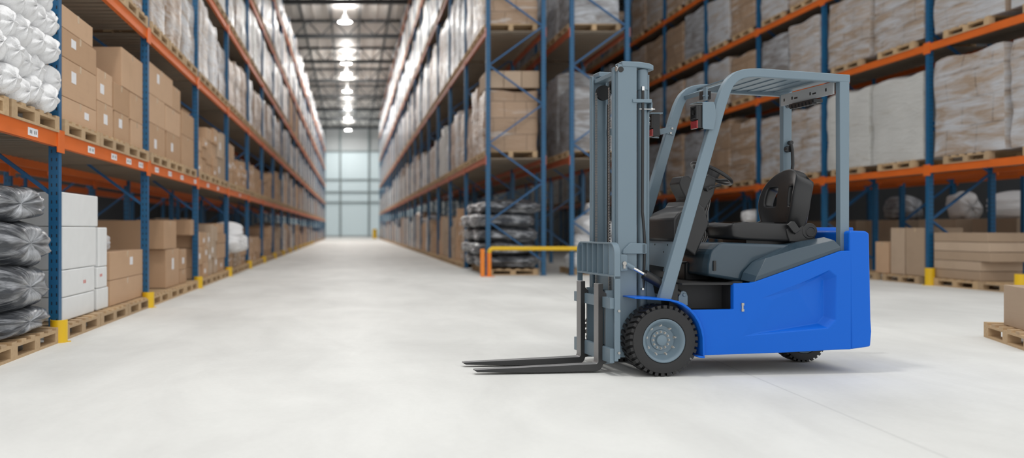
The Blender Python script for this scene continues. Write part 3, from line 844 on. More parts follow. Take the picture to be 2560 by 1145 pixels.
# ---- build cartons -----------------------------------------------------------
CARTONS.sort(key=lambda c: c[2])
def label_sheet(parent, hx, hy, hz, side, mat, red):
    rr2 = random.Random(int((hy*31+hz*57+hx*13)*1000))
    if side < 0: xs = (hx-0.0005, hx+0.002)     # face towards +x
    else: xs = (-hx-0.002, -hx+0.0005)
    w2 = min(hy*0.42, 0.07); h2 = min(hz*0.30, 0.09); cy = rr2.uniform(-0.4, 0.4)*hy; cz = rr2.uniform(-0.3, 0.3)*hz
    if red:
        g = G()
        for k in range(3): g.box(xs[0], xs[1], cy-w2*.5, cy+w2*.5, cz-h2*.4+k*h2*.3, cz-h2*.4+k*h2*.3+h2*.14)
        for k in (-1, 1): g.box(xs[0], xs[1], cy+k*w2*.4, cy+k*w2*.55, cz-h2*.5, cz+h2*.4)
        obj('red_print', g, INK_R, parent, smooth=None)
        return
    s = obj('shipping_label', G().box(xs[0], xs[1], cy-w2, cy+w2, cz-h2, cz+h2), LABEL, parent, smooth=None)
for k, (x0, x1, y0, y1, z0, z1, mat, lab, stk) in enumerate(CARTONS):
    hx, hy, hz = (x1-x0)/2, (y1-y0)/2, (z1-z0)/2
    nmn = 'foam_box' if mat is STYRO else 'cardboard_carton'
    o = obj(nmn, G().box(-hx, hx, -hy, hy, -hz, hz), mat, None, smooth=None, bevel=0.012 if mat is STYRO else 0.006)
    o.location = ((x0+x1)/2, (y0+y1)/2, (z0+z1)/2)
    tag(o, lab, 'box', 'cartons on the racks')
    side = -1 if x1 < 0 else 1
    if y0 < 24:
        if mat is not STYRO and hz > 0.1:
            g = G(); t = 0.025
            g.box(-hx-0.0008, hx+0.0008, -t, t, hz-0.0004, hz+0.0012)
            for sx in (-1, 1): g.box(min(sx*hx, sx*(hx+0.0012)), max(sx*hx, sx*(hx+0.0012)), -t, t, hz-0.07, hz+0.001)
            obj('packing_tape', g, TAPE, o, smooth=None)
        if stk: label_sheet(o, hx, hy, hz, side, mat, stk == 'red')

# ------------------------------------------------------------------ bags
def bag_mesh(seed, L, Wd, H, folds=1.0, gather=True):
    """a stuffed bag, long axis along x, tied end at +x"""
    rr2 = random.Random(seed); g = G(); n, m = 40, 22
    ph = [rr2.uniform(0, 6.28) for _ in range(8)]
    rows = []
    for i in range(m+1):
        t = i/m; a = -PI/2+PI*t
        cx = math.sin(a); cr = math.cos(a)
        px_ = math.copysign(abs(cx)**0.75, cx); pr = max(cr, 0)**0.55
        row = []
        for k in range(n):
            th = 2*PI*k/n; c, s = math.cos(th), math.sin(th)
            y = math.copysign(abs(c)**0.8, c)*Wd/2*pr; z = math.copysign(abs(s)**0.8, s)*H/2*pr
            x = px_*L/2
            b = 1+folds*(0.05*math.sin(5*th+ph[0]+3*t)+0.035*math.sin(9*th+ph[1])+0.03*math.sin(14*t+ph[2])+0.03*math.sin(3*th+8*t+ph[3]))
            if gather and t > 0.7:
                q = (t-0.7)/0.3
                b *= 1+0.10*q*math.sin(13*th+ph[4])
                x -= 0.10*q*q*(1-pr)*L*0.5
            row.append((x+0.012*math.sin(7*th+ph[5]), y*b, z*b))
        rows.append(row)
    g.rows(rows, closed=True)
    g.f.append(tuple(range(n-1, -1, -1)))
    return g.mesh('bag', 80)
BM = [bag_mesh(s, 1.15, 1.0, 0.42) for s in range(5)]
def bag(name, me, mat, loc, rot=(0,0,0), sc_=(1,1,1), label='', cat='bag', group=None):
    o = link_obj(name, me, mat, None, loc); o.rotation_euler = rot; o.scale = sc_; tag(o, label, cat, group); return o
# grey bag pile on the floor, bay one of the left rack
k = 0
rr = random.Random(11)
for col, yc in enumerate((7.12, 5.95)):
    zz = 0.14
    for r in range(4):
        h = (0.22, 0.37, 0.39, 0.30)[r]
        bag('grey_bag', BM[(r+col) % 5], BAG_G, (-3.12+rr.uniform(-.03, .02), yc+rr.uniform(-.05, .05)-(0.1 if r == 3 else 0), zz+h/2), (rr.uniform(-.05, .05), 0, rr.uniform(-.12, .12)), (1.0, 1.26, h/0.38),
            'grey plastic bag, left floor pallets, %s pile, %s from the bottom' % (('post side', 'left edge')[col], ORD[r]), 'bag', 'stacked grey bags at the lower left')
        zz += h*0.93
        k += 1
# white bag wall on shelf one, bay one
WB = [bag_mesh(s+40, 0.62, 0.36, 0.27, 0.9) for s in range(4)]
WR = [bag_mesh(s+90, 0.66, 0.37, 0.28, 0.4, False) for s in range(4)]
rowi = 0
z = 1.85+0.26
while z < 3.35:
    y = 5.75+(0.1 if rowi % 2 else 0); ci = 0
    while y < 7.68:
        u, v = proj(-2.6, y, z)
        if u > -40 and v > -40:
            bag('white_bag', WR[(rowi+ci) % 4], WRAPW2, (-2.88+rr.uniform(-.04, .03), y, z+rr.uniform(-.02, .02)), (rr.uniform(-.5, .5), rr.uniform(-.1, .1), rr.uniform(-.25, .25)), (1, 1, 1),
                'white stuffed bag on the left rack shelf, %s row up, %s along from the left' % (ORD[rowi], ORD[ci]), 'bag', 'white bags on the upper left shelf')
        y += 0.305; ci += 1
    z += 0.225; rowi += 1
# small clear bag on the brown cartons
bag('clear_bag', WB[1], WRAP_W, (-2.92, 9.95, F1+.60+0.105), (0, 0, 0.4), (0.6, 0.9, 0.8), 'small crumpled clear bag lying on the brown cartons at floor level')
# white sacks in bay five of the left rack, floor level
for k, (y, z, s) in enumerate([(18.95, .34, 1.2), (19.5, .34, 1.3), (20.1, .34, 1.1), (19.2, .6, 1.0)]):
    bag('white_sack', WB[k % 4], BAG_W, (-2.7, y, z+0.35), (0.3*k, 0, 0.1*k), (1.1, s*1.2, s*1.1), 'white sack slumped on low cartons at the foot of the left rack, %s of four' % ORD[k], 'sack', 'white sacks at the left rack')
# grey bag pile behind the end frame
k = 0
GB = [bag_mesh(s+70, 1.3, 1.5, 0.40, 1.2, True) for s in range(4)]
for lay in range(5):
    for s, yc in enumerate((19.72, 21.2)):
        h = (0.30, 0.30, 0.34, 0.34, 0.30)[lay]
        z = 0.15+sum((0.30, 0.30, 0.34, 0.34, 0.30)[:lay])*0.92+h/2
        dx = (-0.02, -0.12, -0.05, -0.12, 0.02)[lay]
        bag('grey_bag', GB[(lay+s) % 4], BAG_G, (3.47+dx, yc, z), (0, 0, PI+rr.uniform(-.06, .06)), (1.06, 1.0, h/0.37),
            'large grey plastic bag stacked behind the end frame braces, %s layer, %s' % (ORD[lay], ('front', 'back')[s]), 'bag', 'stacked grey bags at the rack end')
for s, yc in enumerate((19.6, 20.9)): place = link_obj('pallet', PAL, WOOD, None, (3.5, yc, 0)); place.rotation_euler.z = PI/2; tag(place, 'wooden pallet on the floor under the grey bags at the rack end, %s' % ('front', 'back')[s], 'pallet')
o = link_obj('pallet', PAL, WOOD, None, (5.35, 19.7, 0)); o.rotation_euler.z = PI/2; tag(o, 'wooden pallet on the floor behind the fork carriage, under the white sacks', 'pallet')
# white sacks in the second rack at floor level
for k, (x, y, z, s) in enumerate([(5.0, 19.35, .30, 1.15), (5.35, 19.5, .32, 1.2), (5.1, 19.4, .66, 1.1), (5.55, 19.5, .68, 1.2), (5.2, 19.45, 1.02, 1.2), (5.6, 19.6, 1.05, 1.1), (5.4, 19.5, 1.36, 1.1)]):
    bag('white_sack', WB[k % 4], BAG_W, (x, y, z), (0.2*k, 0.1, PI/2+0.25*math.sin(k*2)), (1.0*s, 1.35*s, 1.3*s), 'white sack in the pile behind the fork mast, %s from the floor' % ORD[k], 'sack', 'white sacks behind the mast')
# odd bags seen through the far right rack
for k, (x, y, z, s, m_) in enumerate([(10.75, 23.1, 1.32, 1.5, BAG_W), (10.75, 24.5, .35, 1.5, BAG_G), (10.7, 29.5, .24, 1.8, BAG_G), (10.7, 31.0, .24, 1.8, BAG_W), (12.6, 18.1, 1.44, 1.8, BAG_W), (12.6, 20.1, 1.44, 1.8, BAG_G), (12.6, 14.3, 1.44, 1.8, BAG_G), (10.75, 20.0, .35, 1.5, BAG_W), (10.75, 21.3, .35, 1.5, BAG_W), (12.6, 16.5, 1.44, 1.8, BAG_W)]):
    bag('plastic_bag', WB[k % 4], m_, (x, y, z), (0.3*k, 0, 0.3*k), (s, s, s), '%s bag heaped in the far right rack, %s from the left' % ('white' if m_ is BAG_W else 'grey', ORD[k]), 'bag', 'bags in the far right rack')

# ------------------------------------------------------------------ pallet with box, right foreground
e = link_obj('pallet', PAL, WOOD, None, (6.22, 7.45, 0), 0.0)
e.rotation_euler.z = math.radians(-20); tag(e, 'wooden pallet lying on the floor at the right edge, a carton on it', 'pallet')
o = obj('cardboard_carton', G().box(-0.38, 0.38, -0.3, 0.3, 0, 0.36), CARD2, None, smooth=None, bevel=0.006)
o.location = (6.12, 7.5, 0.14); o.rotation_euler.z = math.radians(-20); tag(o, 'pale brown carton on the pallet at the right edge of the photo', 'box')
obj('packing_tape', G().box(-0.025, 0.025, -0.3012, 0.3012, 0.3596, 0.3612).box(-0.025, 0.025, -0.3012, -0.3, 0.26, 0.361), YELLOW, o, smooth=None)

#FORKLIFT#
# ------------------------------------------------------------------ forklift
OX, OY, TH = 2.0946, 5.946, math.radians(6.0)
CT, ST = math.cos(TH), math.sin(TH)
def P(u, v, y=0.0):
    """the point of the truck's lengthwise plane at lateral y that shows at u, v -> local (x, z)"""
    a = (u-CX)/F
    x = (a*(OY+y*CT)-OX+y*ST)/(CT-a*ST)
    return (x, 1+(CY-v)*(OY+x*ST+y*CT)/F)
def PL(pts, y=0.0): return [P(u, v, y) for u, v in pts]
def P3(u, v, y=0.0): x, z = P(u, v, y); return (x, y, z)
W = 0.84
fl = empty('forklift', (OX, OY, 0), TH, label='blue and grey three wheel electric forklift with black seat parked on the concrete floor', cat='forklift')

# ---- side panels with a pressed recess
def side_panel(y, inward):
    """y: outer face; inward: +1 when the truck lies at larger y"""
    out = PL([(1750,812),(1738,790),(1722,775),(1834,773),(1834,712),(1838,708),(1880,707),(1990,668),(2101,627),(2128,626),(2128,873),(2096,874),(1964,881),(1760,888),(1758,840)])
    hole = PL([(1872,838),(1905,745),(1990,712),(2074,675),(2092,690),(2090,800),(2071,820)])
    inn0 = PL([(1900,831),(1930,750),(1997,722),(2060,690),(2073,702),(2072,793),(2056,810)])
    dep = [0.006,0.002,0.018,0.05,0.060,0.060,0.055]
    bm = bmesh.new()
    def loop(pts, ys):
        vs = [bm.verts.new((p[0], yy, p[1])) for p, yy in zip(pts, ys)]
        return vs, [bm.edges.new((vs[i], vs[(i+1)%len(vs)])) for i in range(len(vs))]
    vo, eo = loop(out, [y]*len(out)); vh, eh = loop(hole, [y]*len(hole))
    bmesh.ops.triangle_fill(bm, use_beauty=True, edges=eo+eh)
    vi = [bm.verts.new((p[0], y+inward*d, p[1])) for p, d in zip(inn0, dep)]
    for i in range(7): bm.faces.new((vh[i], vh[(i+1)%7], vi[(i+1)%7], vi[i]))
    bm.faces.new(vi)
    vb = [bm.verts.new((p[0], y+inward*0.04, p[1])) for p in out]
    m = len(out)
    for i in range(m): bm.faces.new((vo[i], vo[(i+1)%m], vb[(i+1)%m], vb[i]))
    bmesh.ops.recalc_face_normals(bm, faces=bm.faces)
    # recalc on an open shell can flip: the outer face must look away from the truck
    bm.faces.ensure_lookup_table()
    ref = max(bm.faces, key=lambda f: f.calc_area() if abs(f.normal.y) > 0.99 and abs(f.calc_center_median().y-y) < 1e-4 else 0)
    if ref.normal.y*inward > 0: bmesh.ops.reverse_faces(bm, faces=bm.faces)
    for f in bm.faces: f.smooth = False
    me = bpy.data.meshes.new('side_panel'); bm.to_mesh(me); bm.free(); return me
sp = link_obj('side_panel', side_panel(0.0, 1), BLUE, fl, bevel=0.005, seg=2)
link_obj('side_panel', side_panel(W, -1), BLUE, fl, bevel=0.005, seg=2)
g = G()
for v in (760, 775): 
    x, z = P(1856, v); g.box(x-0.009, x+0.009, -0.008, 0.002, z-0.008, z+0.008)
x, z = P(1856, 767.5); g.box(x-0.006, x+0.006, -0.004, 0.002, z-0.014, z+0.014)
obj('latch', g, ZINC, sp, smooth=None)
# counterweight at the rear
g = G()
cw = PL([(2124,627),(2124,580),(2131,576),(2165,577),(2174,583),(2178,797),(2180,828),(2177,866),(2151,870),(2128,873)])
g.prism(cw, 0.0, W)
obj('counterweight', g, BLUE, fl, bevel=0.014, seg=3)
g = G(); xr = P(2177, 800)[0]
g.box(xr-0.03, xr+0.006, 0.1, W-0.1, 0.16, 0.30)
obj('counterweight_step', g, BLUE, fl, bevel=0.01)
# low blue wall round the battery bay, far side
g = G(); x0 = P(2034, 566, .8)[0]; x1 = P(2130, 577, .8)[0]
g.box(x0, x1, W-0.06, W-0.012, 0.7, P(2040, 568, .8)[1]); obj('bay_wall', g, BLUE, fl, bevel=0.008)
# chassis, dark, between the panels
g = G(); xa_, xb_ = P(1842, 800)[0], P(2122, 800)[0]
g.box(xa_, xb_, 0.075, W-0.075, 0.19, 0.50); obj('chassis', g, BLACK_M, fl, smooth=None)

# ---- fenders
def fender(y0, y1):
    o = PL([(1583,743),(1600,742),(1640,744),(1672,747),(1690,751),(1706,758),(1722,770),(1736,785),(1746,802),(1753,822),(1757,842),(1758,888)])
    i = PL([(1583,746),(1600,747),(1640,749),(1672,752),(1688,756),(1703,763),(1718,774),(1731,788),(1741,804),(1748,824),(1752,842),(1753,888)])
    g = G(); g.prism(o+i[::-1], y0, y1)
    g.prism(PL([(1738,888),(1759,889),(1757,894),(1745,893)]), y0, y1)
    return g
obj('fender', fender(-0.025, 0.19), BLUE, fl, bevel=0.003)
obj('fender', fender(W-0.19, W+0.025), BLUE, fl, bevel=0.003)

# ---- step well and floor
g = G()
well = PL([(1709,711),(1834,711),(1834,772),(1738,774)], 0.03)
g.prism(PL([(1709,708),(1845,708),(1860,704),(1860,712),(1709,712)]), 0.02, W-0.02)
obj('floor_mat', g, MAT_B, fl, smooth=None)
g = G(); xa_, za_ = P(1707, 711); xb_, zb_ = P(1836, 775)
g.box(xa_, xb_-0.002, 0.16, 0.175, zb_, za_-0.004); g.box(xb_-0.004, xb_+0.008, 0.012, 0.175, zb_, za_-0.004); g.box(xa_+0.05, xb_, 0.012, 0.175, zb_-0.012, zb_-0.002)
obj('step_well', g, MAT_B, fl, smooth=None)
g = G(); g.prism(PL([(1700,700),(1700,655),(1712,650),(1744,652),(1752,664),(1764,700)], 0.5), 0.42, W-0.05)
obj('footwell_cover', g, BLACK, fl, bevel=0.012)
g = G(); g.box(P(1690,700)[0], P(1712,700)[0], 0.1, W-0.1, 0.36, 0.66); obj('bulkhead', g, BLACK_M, fl, smooth=None)

# ---- hood and seat base
g = G(); g.prism(PL([(1771,690),(1772,660),(1779,628),(1806,605),(1969,611),(2041,598),(2046,640),(2040,705),(1856,705)], 0.12), 0.12, W-0.12)
hood = obj('hood', g, SLATE_D, fl, bevel=0.022, seg=3)
def skirt(flip):
    def q(u, v, y):
        x, z = P(u, v, y); return (x, y if not flip else W-y, z)
    rows = [[q(1852,699,.10), q(1887,706,.012), q(1990,669,.012), q(2101,628,.012)],
            [q(1858,680,.10), q(1893,690,.004), q(1992,655,.004), q(2102,616,.004)],
            [q(1880,655,.11), q(1915,645,.03), q(1990,622,.03), q(2086,600,.03)],
            [q(1900,640,.13), q(1932,628,.13), q(1990,604,.13), q(2060,592,.13)],
            [q(1905,650,.2), q(1935,640,.2), q(1990,625,.2), q(2060,610,.2)]]
    g = G().rows(rows); last = [r[-1] for r in rows]; g.add(last, [tuple(range(5))]); return g
for fp in (False, True): obj('hood_skirt', skirt(fp), SLATE_D, fl, smooth=20, bevel=0.004)
g = G(); g.box(P(2035,600,.2)[0], P(2122,600,.2)[0], 0.14, W-0.14, 0.6, P(2060,597,.2)[1]-0.02); obj('rear_cover', g, SLATE_D, fl, bevel=0.01)
g = G(); x, z = P(1786, 664, .115); g.box(x-0.009, x+0.009, 0.108, 0.13, z-0.035, z+0.035); obj('hood_slot', g, BLACK_M, hood, smooth=None)
g = G(); x, z = P(1945, 634, .1); g.cyl((x, .05, z+0.005), (x, .09, z+0.012), 0.007, 10); 
obj('hood_screw', g, BLACK_M, hood)

# ---- wheels
def wheel_meshes(R, wd, lugs=34):
    t = G(); r = R-0.018
    prof = [(R*0.60, 0.012), (R*0.64, 0.0), (R*0.80, -0.004), (R*0.90, 0.0), (r-0.004, 0.012), (r, 0.025), (r, wd-0.025), (r-0.004, wd-0.012), (R*0.9, wd), (R*0.8, wd+0.004), (R*0.64, wd), (R*0.6, wd-0.012)]
    t.lathe(prof+[prof[0]], (0,0,0), 'y', 72)
    for k in range(lugs):
        for s in (0, 1):
            a0 = 2*PI*(k+0.5*s)/lugs; a1 = a0+2*PI/lugs*0.58; sk = 2*PI/lugs*0.55
            ya, yb = (0.004, wd*0.50) if s == 0 else (wd*0.50, wd-0.004)
            vs = []
            for y, sh, dr in ((ya, 0 if s == 0 else sk, 0 if s else -0.006), (yb, sk if s == 0 else 0, -0.006 if s else 0)):
                for a in (a0+sh, a1+sh):
                    for rr_ in (r-0.012, R+dr*0.4): vs.append((rr_*math.cos(a), y, rr_*math.sin(a)))
            t.add(vs, [(0,1,3,2),(4,6,7,5),(0,4,5,1),(2,3,7,6),(1,5,7,3),(0,2,6,4)])
    tyre = t.mesh('front_wheel', 32)
    rm = G(); q = R*0.615
    prof = [(q, wd-0.01), (q, 0.002), (q-0.006, -0.002), (q-0.018, 0.004), (q-0.026, 0.022), (q-0.045, 0.045), (q-0.052, 0.062), (0.0, 0.062)]
    rm.lathe(prof, (0,0,0), 'y', 56)
    rm.lathe([(0.072, 0.062), (0.068, 0.052), (0.0, 0.052)], (0,0,0), 'y', 40)
    rm.lathe([(0.040, 0.053), (0.036, 0.034), (0.030, 0.030), (0.0, 0.030)], (0,0,0), 'y', 40)
    rim = rm.mesh('rim', 40)
    return tyre, rim
def nut(r, h):
    g = G(); vs = []
    g.tube([(0, 0, 0), (0, -h, 0)], r, 6); g.tube([(0, -h*0.3, 0), (0, -h*1.5, 0)], r*0.5, 10); g.tube([(0, 0.001, 0), (0, -h*0.12, 0)], r*1.3, 14)
    return g.mesh('wheel_nut', 30)
NB, NS = nut(0.0095, 0.014), nut(0.0065, 0.010)
RT = 0.243
tyre, rim = wheel_meshes(RT, 0.165)
def front_wheel(y, flip):
    wxx = 0.022
    wq = link_obj('front_wheel', tyre, RUBBER, fl, (wxx, y, RT))
    if flip: wq.rotation_euler = (0, 0, PI)
    rq = link_obj('rim', rim, SLATE, wq)
    tag(rq, 'grey steel rim')
    for k in range(9):
        a = 2*PI*k/9+0.18; link_obj('wheel_nut', NB, ZINC, wq, (0.103*math.cos(a), 0.062, 0.103*math.sin(a)))
    for k in range(12):
        a = 2*PI*k/12; link_obj('hub_bolt', NS, ZINC, wq, (0.056*math.cos(a), 0.052, 0.056*math.sin(a)))
front_wheel(0.0, False); front_wheel(W, True)
t2, r2 = wheel_meshes(0.18, 0.14, 30)
x, z = P(2020, 850, 0.5)
rw = link_obj('rear_wheel', t2, RUBBER, fl, (P(2012, 890, .5)[0], 0.50, 0.18)); link_obj('rim', r2, SLATE, rw)
g = G(); g.cyl((0.022, 0.16, RT), (0.022, W-0.16, RT), 0.05, 16); obj('axle', g, BLACK_M, fl)
g = G(); g.box(P(2014,890,.42)[0]-0.05, P(2014,890,.42)[0]+0.05, 0.52, 0.62, 0.34, 0.50); obj('steering_fork', g, BLACK_M, fl)

# ---- overhead guard
outp = [(1648,747),(1664,695),(1791,261),(1802,228),(1810,210),(1819,196),(1830,185),(1842,177.5),(1856,173),(1874,170.5),(1900,170),(2126,186),(2126,205.5)]
innp = [(1679,749),(1693,700),(1817,261),(1828,228),(1835,214),(1843,205),(1851,199),(1861,195),(1871,193),(1884,192),(1905,192.5),(2100,204)]
gp = PL(outp, 0.06)+PL(innp, 0.06)[::-1]
rp = PL([(2100,203),(2124,203.5),(2123,627),(2101,627)], 0.06)
lg_o = empty  # noqa
og = obj('overhead_guard', G().box(0,0.001,0,0.001,0,0.001), SLATE, fl, smooth=None)
bpy.data.objects.remove(og)
YN, YF = 0.06, W-0.06-0.05
z_top = P(2050, 186, 0.06)[1]
xf_ = P(1862, 186, 0.06)[0]; xe_ = P(2118, 195, 0.06)[0]
g = G(); zt_f = P(1862, 181, 0.06)[1]; zt_r = P(2118, 190, 0.06)[1]
g.add([(xf_, YN+0.05, zt_f), (xe_, YN+0.05, zt_r), (xe_, YF, zt_r), (xf_, YF, zt_f), (xf_, YN+0.05, zt_f-0.008), (xe_, YN+0.05, zt_r-0.008), (xe_, YF, zt_r-0.008), (xf_, YF, zt_f-0.008)],
      [(0,1,2,3),(7,6,5,4),(0,4,5,1),(1,5,6,2),(2,6,7,3),(3,7,4,0)])
for k in range(1, 7):
    t = k/7; x = xf_+(xe_-xf_)*t; zz = zt_f+(zt_r-zt_f)*t-0.008
    g.bar((x, YN+0.05, zz), (x, YF, zz), 0.05, 0.012)
og = obj('overhead_guard', g, SLATE, fl, smooth=None)
for y in (YN, YF):
    obj('guard_leg', G().prism(gp, y, y+0.05), SLATE, og, smooth=25, bevel=0.006)
    obj('rear_post', G().prism(rp, y, y+0.05), SLATE, og, smooth=25, bevel=0.004)
# front cross plate, slanting back
g = G(); a = P(1822, 196, YN); b = P(1862, 187, YN)
a = (a[0]+0.012, a[1]); 
g.prism([(a[0], a[1]-0.02), (b[0]+0.02, b[1]), (b[0]+0.02, b[1]-0.014), (a[0]+0.01, a[1]-0.05)], YN+0.05, YF)
obj('front_cross_plate', g, SLATE, og, smooth=None)
# rear cross plate with holes, pale
g = G(); xq = P(2098, 205, YN)[0]; zq = P(2098, 205, YN)[1]
g.box(xq-0.012, xq, YN+0.05, YF, zq-0.075, zq+0.01)
rc = obj('rear_cross_plate', g, LIGHTGREY, og, smooth=None)
g = G()
for yy, w_ in ((0.18, .014), (0.30, .04), (0.36, .014), (0.52, .04), (0.58, .014), (0.68, .014)):
    g.box(xq-0.0135, xq-0.0118, yy, yy+w_, zq-0.045, zq-0.045+(0.022 if w_ < 0.02 else 0.012))
obj('slot', g, BLACK_M, rc, smooth=None)
g = G()
g.box(xq-0.03, xq+0.04, 0.30, 0.60, zq-0.105, zq-0.08)
for k in range(7): g.box(xq-0.035, xq+0.0, 0.31+k*0.042, 0.33+k*0.042, zq-0.118, zq-0.09)
obj('wiring_harness', g, BLACK, og, smooth=None)
g = G(); g.box(P(2126,190,YN)[0]-0.002, P(2127.5,190,YN)[0], YN+0.01, YN+0.04, P(2128,207,YN)[1], P(2128,189,YN)[1]); obj('rear_reflector', g, RED_L, og, smooth=None)
# emblem and grab handle on the far rear post
hx, hz = P(1969, 264, YF); g = G(); g.cyl((hx, YF-0.004, hz), (hx, YF+0.001, hz), 0.018, 24)
for s in (-1, 1): g.bar((hx-0.01, YF-0.006, hz-s*0.01), (hx+0.01, YF-0.006, hz+s*0.01), 0.004, 0.004)
obj('horn_vent', g, flat('dull_grey_plastic', (0.07, 0.08, 0.09), 0.5), og)
g = G(); pts = [P3(1972, 357, YF-0.01), P3(1978, 362, YF-0.045), P3(1981, 376, YF-0.055), P3(1982, 410, YF-0.055), P3(1979, 440, YF-0.055), P3(1974, 452, YF-0.04), P3(1970, 458, YF-0.005)]
g.tube(pts, 0.012, 10); x, z = P(1967, 373, YF); g.cyl((x, YF-0.04, z), (x, YF, z), 0.025, 18); g.cyl((x+0.02, YF-0.03, z+0.05), (x+0.02, YF, z+0.05), 0.016, 14)
obj('grab_handle', g, BLACK, og)

# ---- head lamps
def lamp_unit(x0, x1, z0, z1, y0, y1):
    g = G(); g.box(x0+0.012, x1, y0, y1, z0, z1)
    # raised rim on the front
    g.box(x0, x0+0.014, y0, y0+0.012, z0+0.06, z1); g.box(x0, x0+0.014, y1-0.012, y1, z0+0.06, z1); g.box(x0, x0+0.014, y0+0.012, y1-0.012, z1-0.012, z1); g.box(x0, x0+0.014, y0+0.012, y1-0.012, z0+0.06, z0+0.072)
    h = obj('headlight', g, BLACK, fl, smooth=None, bevel=0.004)
    obj('red_lens', G().box(x0+0.002, x1-0.02, y0+0.002, y1-0.002, z0, z0+0.055), RED_L, h, smooth=None, bevel=0.004)
    g = G()
    for zc in ((z0+0.095, z0+0.135) if y0 > 0.4 else (z0+0.115,)): g.lathe([(0.0, 0.014), (0.018, 0.008), (0.02, 0.0)], (x0+0.0, (y0+y1)/2, zc), 'x', 18)
    obj('reflector', g, CHROME if y0 > 0.4 else BLACK_M, h)
    return h
yl = YN-0.005
x0, z1 = P(1741, 262, yl); x1, z0 = P(1757, 320, yl)
h1 = lamp_unit(x0, x1+0.05, z0, z1, yl-0.0, yl+0.09)
g = G(); g.prism(PL([(1757,254),(1784,254),(1788,262),(1791,288),(1784,324),(1760,322),(1757,318)], yl-0.012), yl-0.012, yl-0.004)
g.box(x0+0.0, P(1784,254,yl)[0], yl-0.012, yl+0.1, P(1757,255,yl)[1]-0.004, P(1757,255,yl)[1]); obj('headlight_bracket', g, SLATE, fl, smooth=None, bevel=0.003)
g = G(); x, z = P(1768, 236, 0.2); g.box(x-0.03, x+0.03, 0.2, 0.26, z-0.035, z+0.03); obj('warning_buzzer', g, BLACK, fl, bevel=0.006)
g = G(); x, z = P(1762, 218, 0.19); g.box(x-0.006, x+0.006, 0.16, 0.2, z-0.09, z+0.0); g.cyl((x-0.02, 0.18, z-0.06), (x+0.02, 0.18, z-0.06), 0.006, 8); obj('buzzer_strap', g, SLATE, fl)
yl2 = YF-0.07
x0, z1 = P(1629, 283, yl2); x1, z0 = P(1650, 340, yl2)
lamp_unit(x0, x1+0.0, z0, z1, yl2, yl2+0.09)
g = G(); g.prism(PL([(1626,281),(1656,281),(1656,284),(1626,284)], yl2), yl2-0.008, yl2+0.1)
g.prism(PL([(1626,283),(1629,283),(1629,342),(1648,342),(1648,345),(1626,343)], yl2+0.09), yl2+0.092, yl2+0.1)
g.prism(PL([(1648,322),(1664,319),(1682,312),(1682,338),(1664,333),(1650,337)], YF), YF-0.008, YF); obj('headlight_bracket', g, SLATE, fl, smooth=None)
g = G()
for u, v in ((1678.5, 321), (1675, 332.5)):
    x, z = P(u, v, YF); g.cyl((x, YF-0.016, z), (x, YF-0.006, z), 0.008, 12)
obj('bracket_bolts', g, ZINC, fl)

# ---- mast
YA, YB = 0.17, W-0.19          # outer faces of the near and far outer channels (far one: outer face at YB+0.05)
x0, zt = P(1545, 160, YA); x1, _ = P(1592, 160, YA); zb = P(1560, 893, YA)[1]
mast = empty('mast', (0, 0, 0)); mast.parent = fl
def chan(x0, x1, ya, out, z0, z1, th=0.012, wd=0.05):
    """C channel; ya: outer face, out: -1 when the outer face looks towards the camera"""
    g = G(); s = 1 if out < 0 else -1
    def bx(a, b, y0, y1): g.box(a, b, min(y0, y1), max(y0, y1), z0, z1)
    bx(x0, x1, ya, ya+s*th); bx(x0, x0+0.014, ya+s*th, ya+s*wd); bx(x1-0.014, x1, ya+s*th, ya+s*wd)
    return g
obj('outer_channel', chan(x0, x1, YA, -1, zb, zt, wd=0.042), SLATE, mast, smooth=None, bevel=0.003)
ztf = P(1490, 176, YB+0.05)[1]
obj('outer_channel', chan(x0, x1, YB+0.05, 1, zb, zt, wd=0.042), SLATE, mast, smooth=None, bevel=0.003)
# inner stage, sliding between the outer channels
xi0, xi1 = x0-0.012, x1-0.03
obj('inner_channel', chan(xi0, xi1, YA+0.046, -1, zb+0.03, zt-0.01, wd=0.04), SLATE, mast, smooth=None, bevel=0.003)
obj('inner_channel', chan(xi0, xi1, YB+0.004, 1, zb+0.03, zt-0.01, wd=0.04), SLATE, mast, smooth=None, bevel=0.003)
for bx_ in ((xi0+0.02, xi1-0.02, YA+0.05, YB, zt-0.06, zt-0.03), (x1-0.03, x1-0.005, YA+0.04, YB+0.01, zt-0.45, zt-0.40), (x1-0.03, x1-0.005, YA+0.04, YB+0.01, zb+0.05, zb+0.16), (xi0+0.02, xi1-0.02, YA+0.05, YB, zb+0.45, zb+0.55)):
    obj('cross_member', G().box(*bx_), SLATE, mast, smooth=None, bevel=0.003)
def roller(y, zz):
    g = G(); g.cyl((x0+0.02, y-0.002, zz), (x0+0.02, y+0.01, zz), 0.02, 20); return g
obj('mast_roller', roller(YA-0.0005, P(1558, 173, YA)[1]), BLACK_M, mast)
g = G(); g.lathe([(0,0),(0.016,0.0),(0.02,0.004),(0.02,0.014),(0,0.014)], (x0-0.008, YA+0.02, P(1540,170,YA)[1]), 'x', 18); obj('guide_roller', g, ZINC, mast)
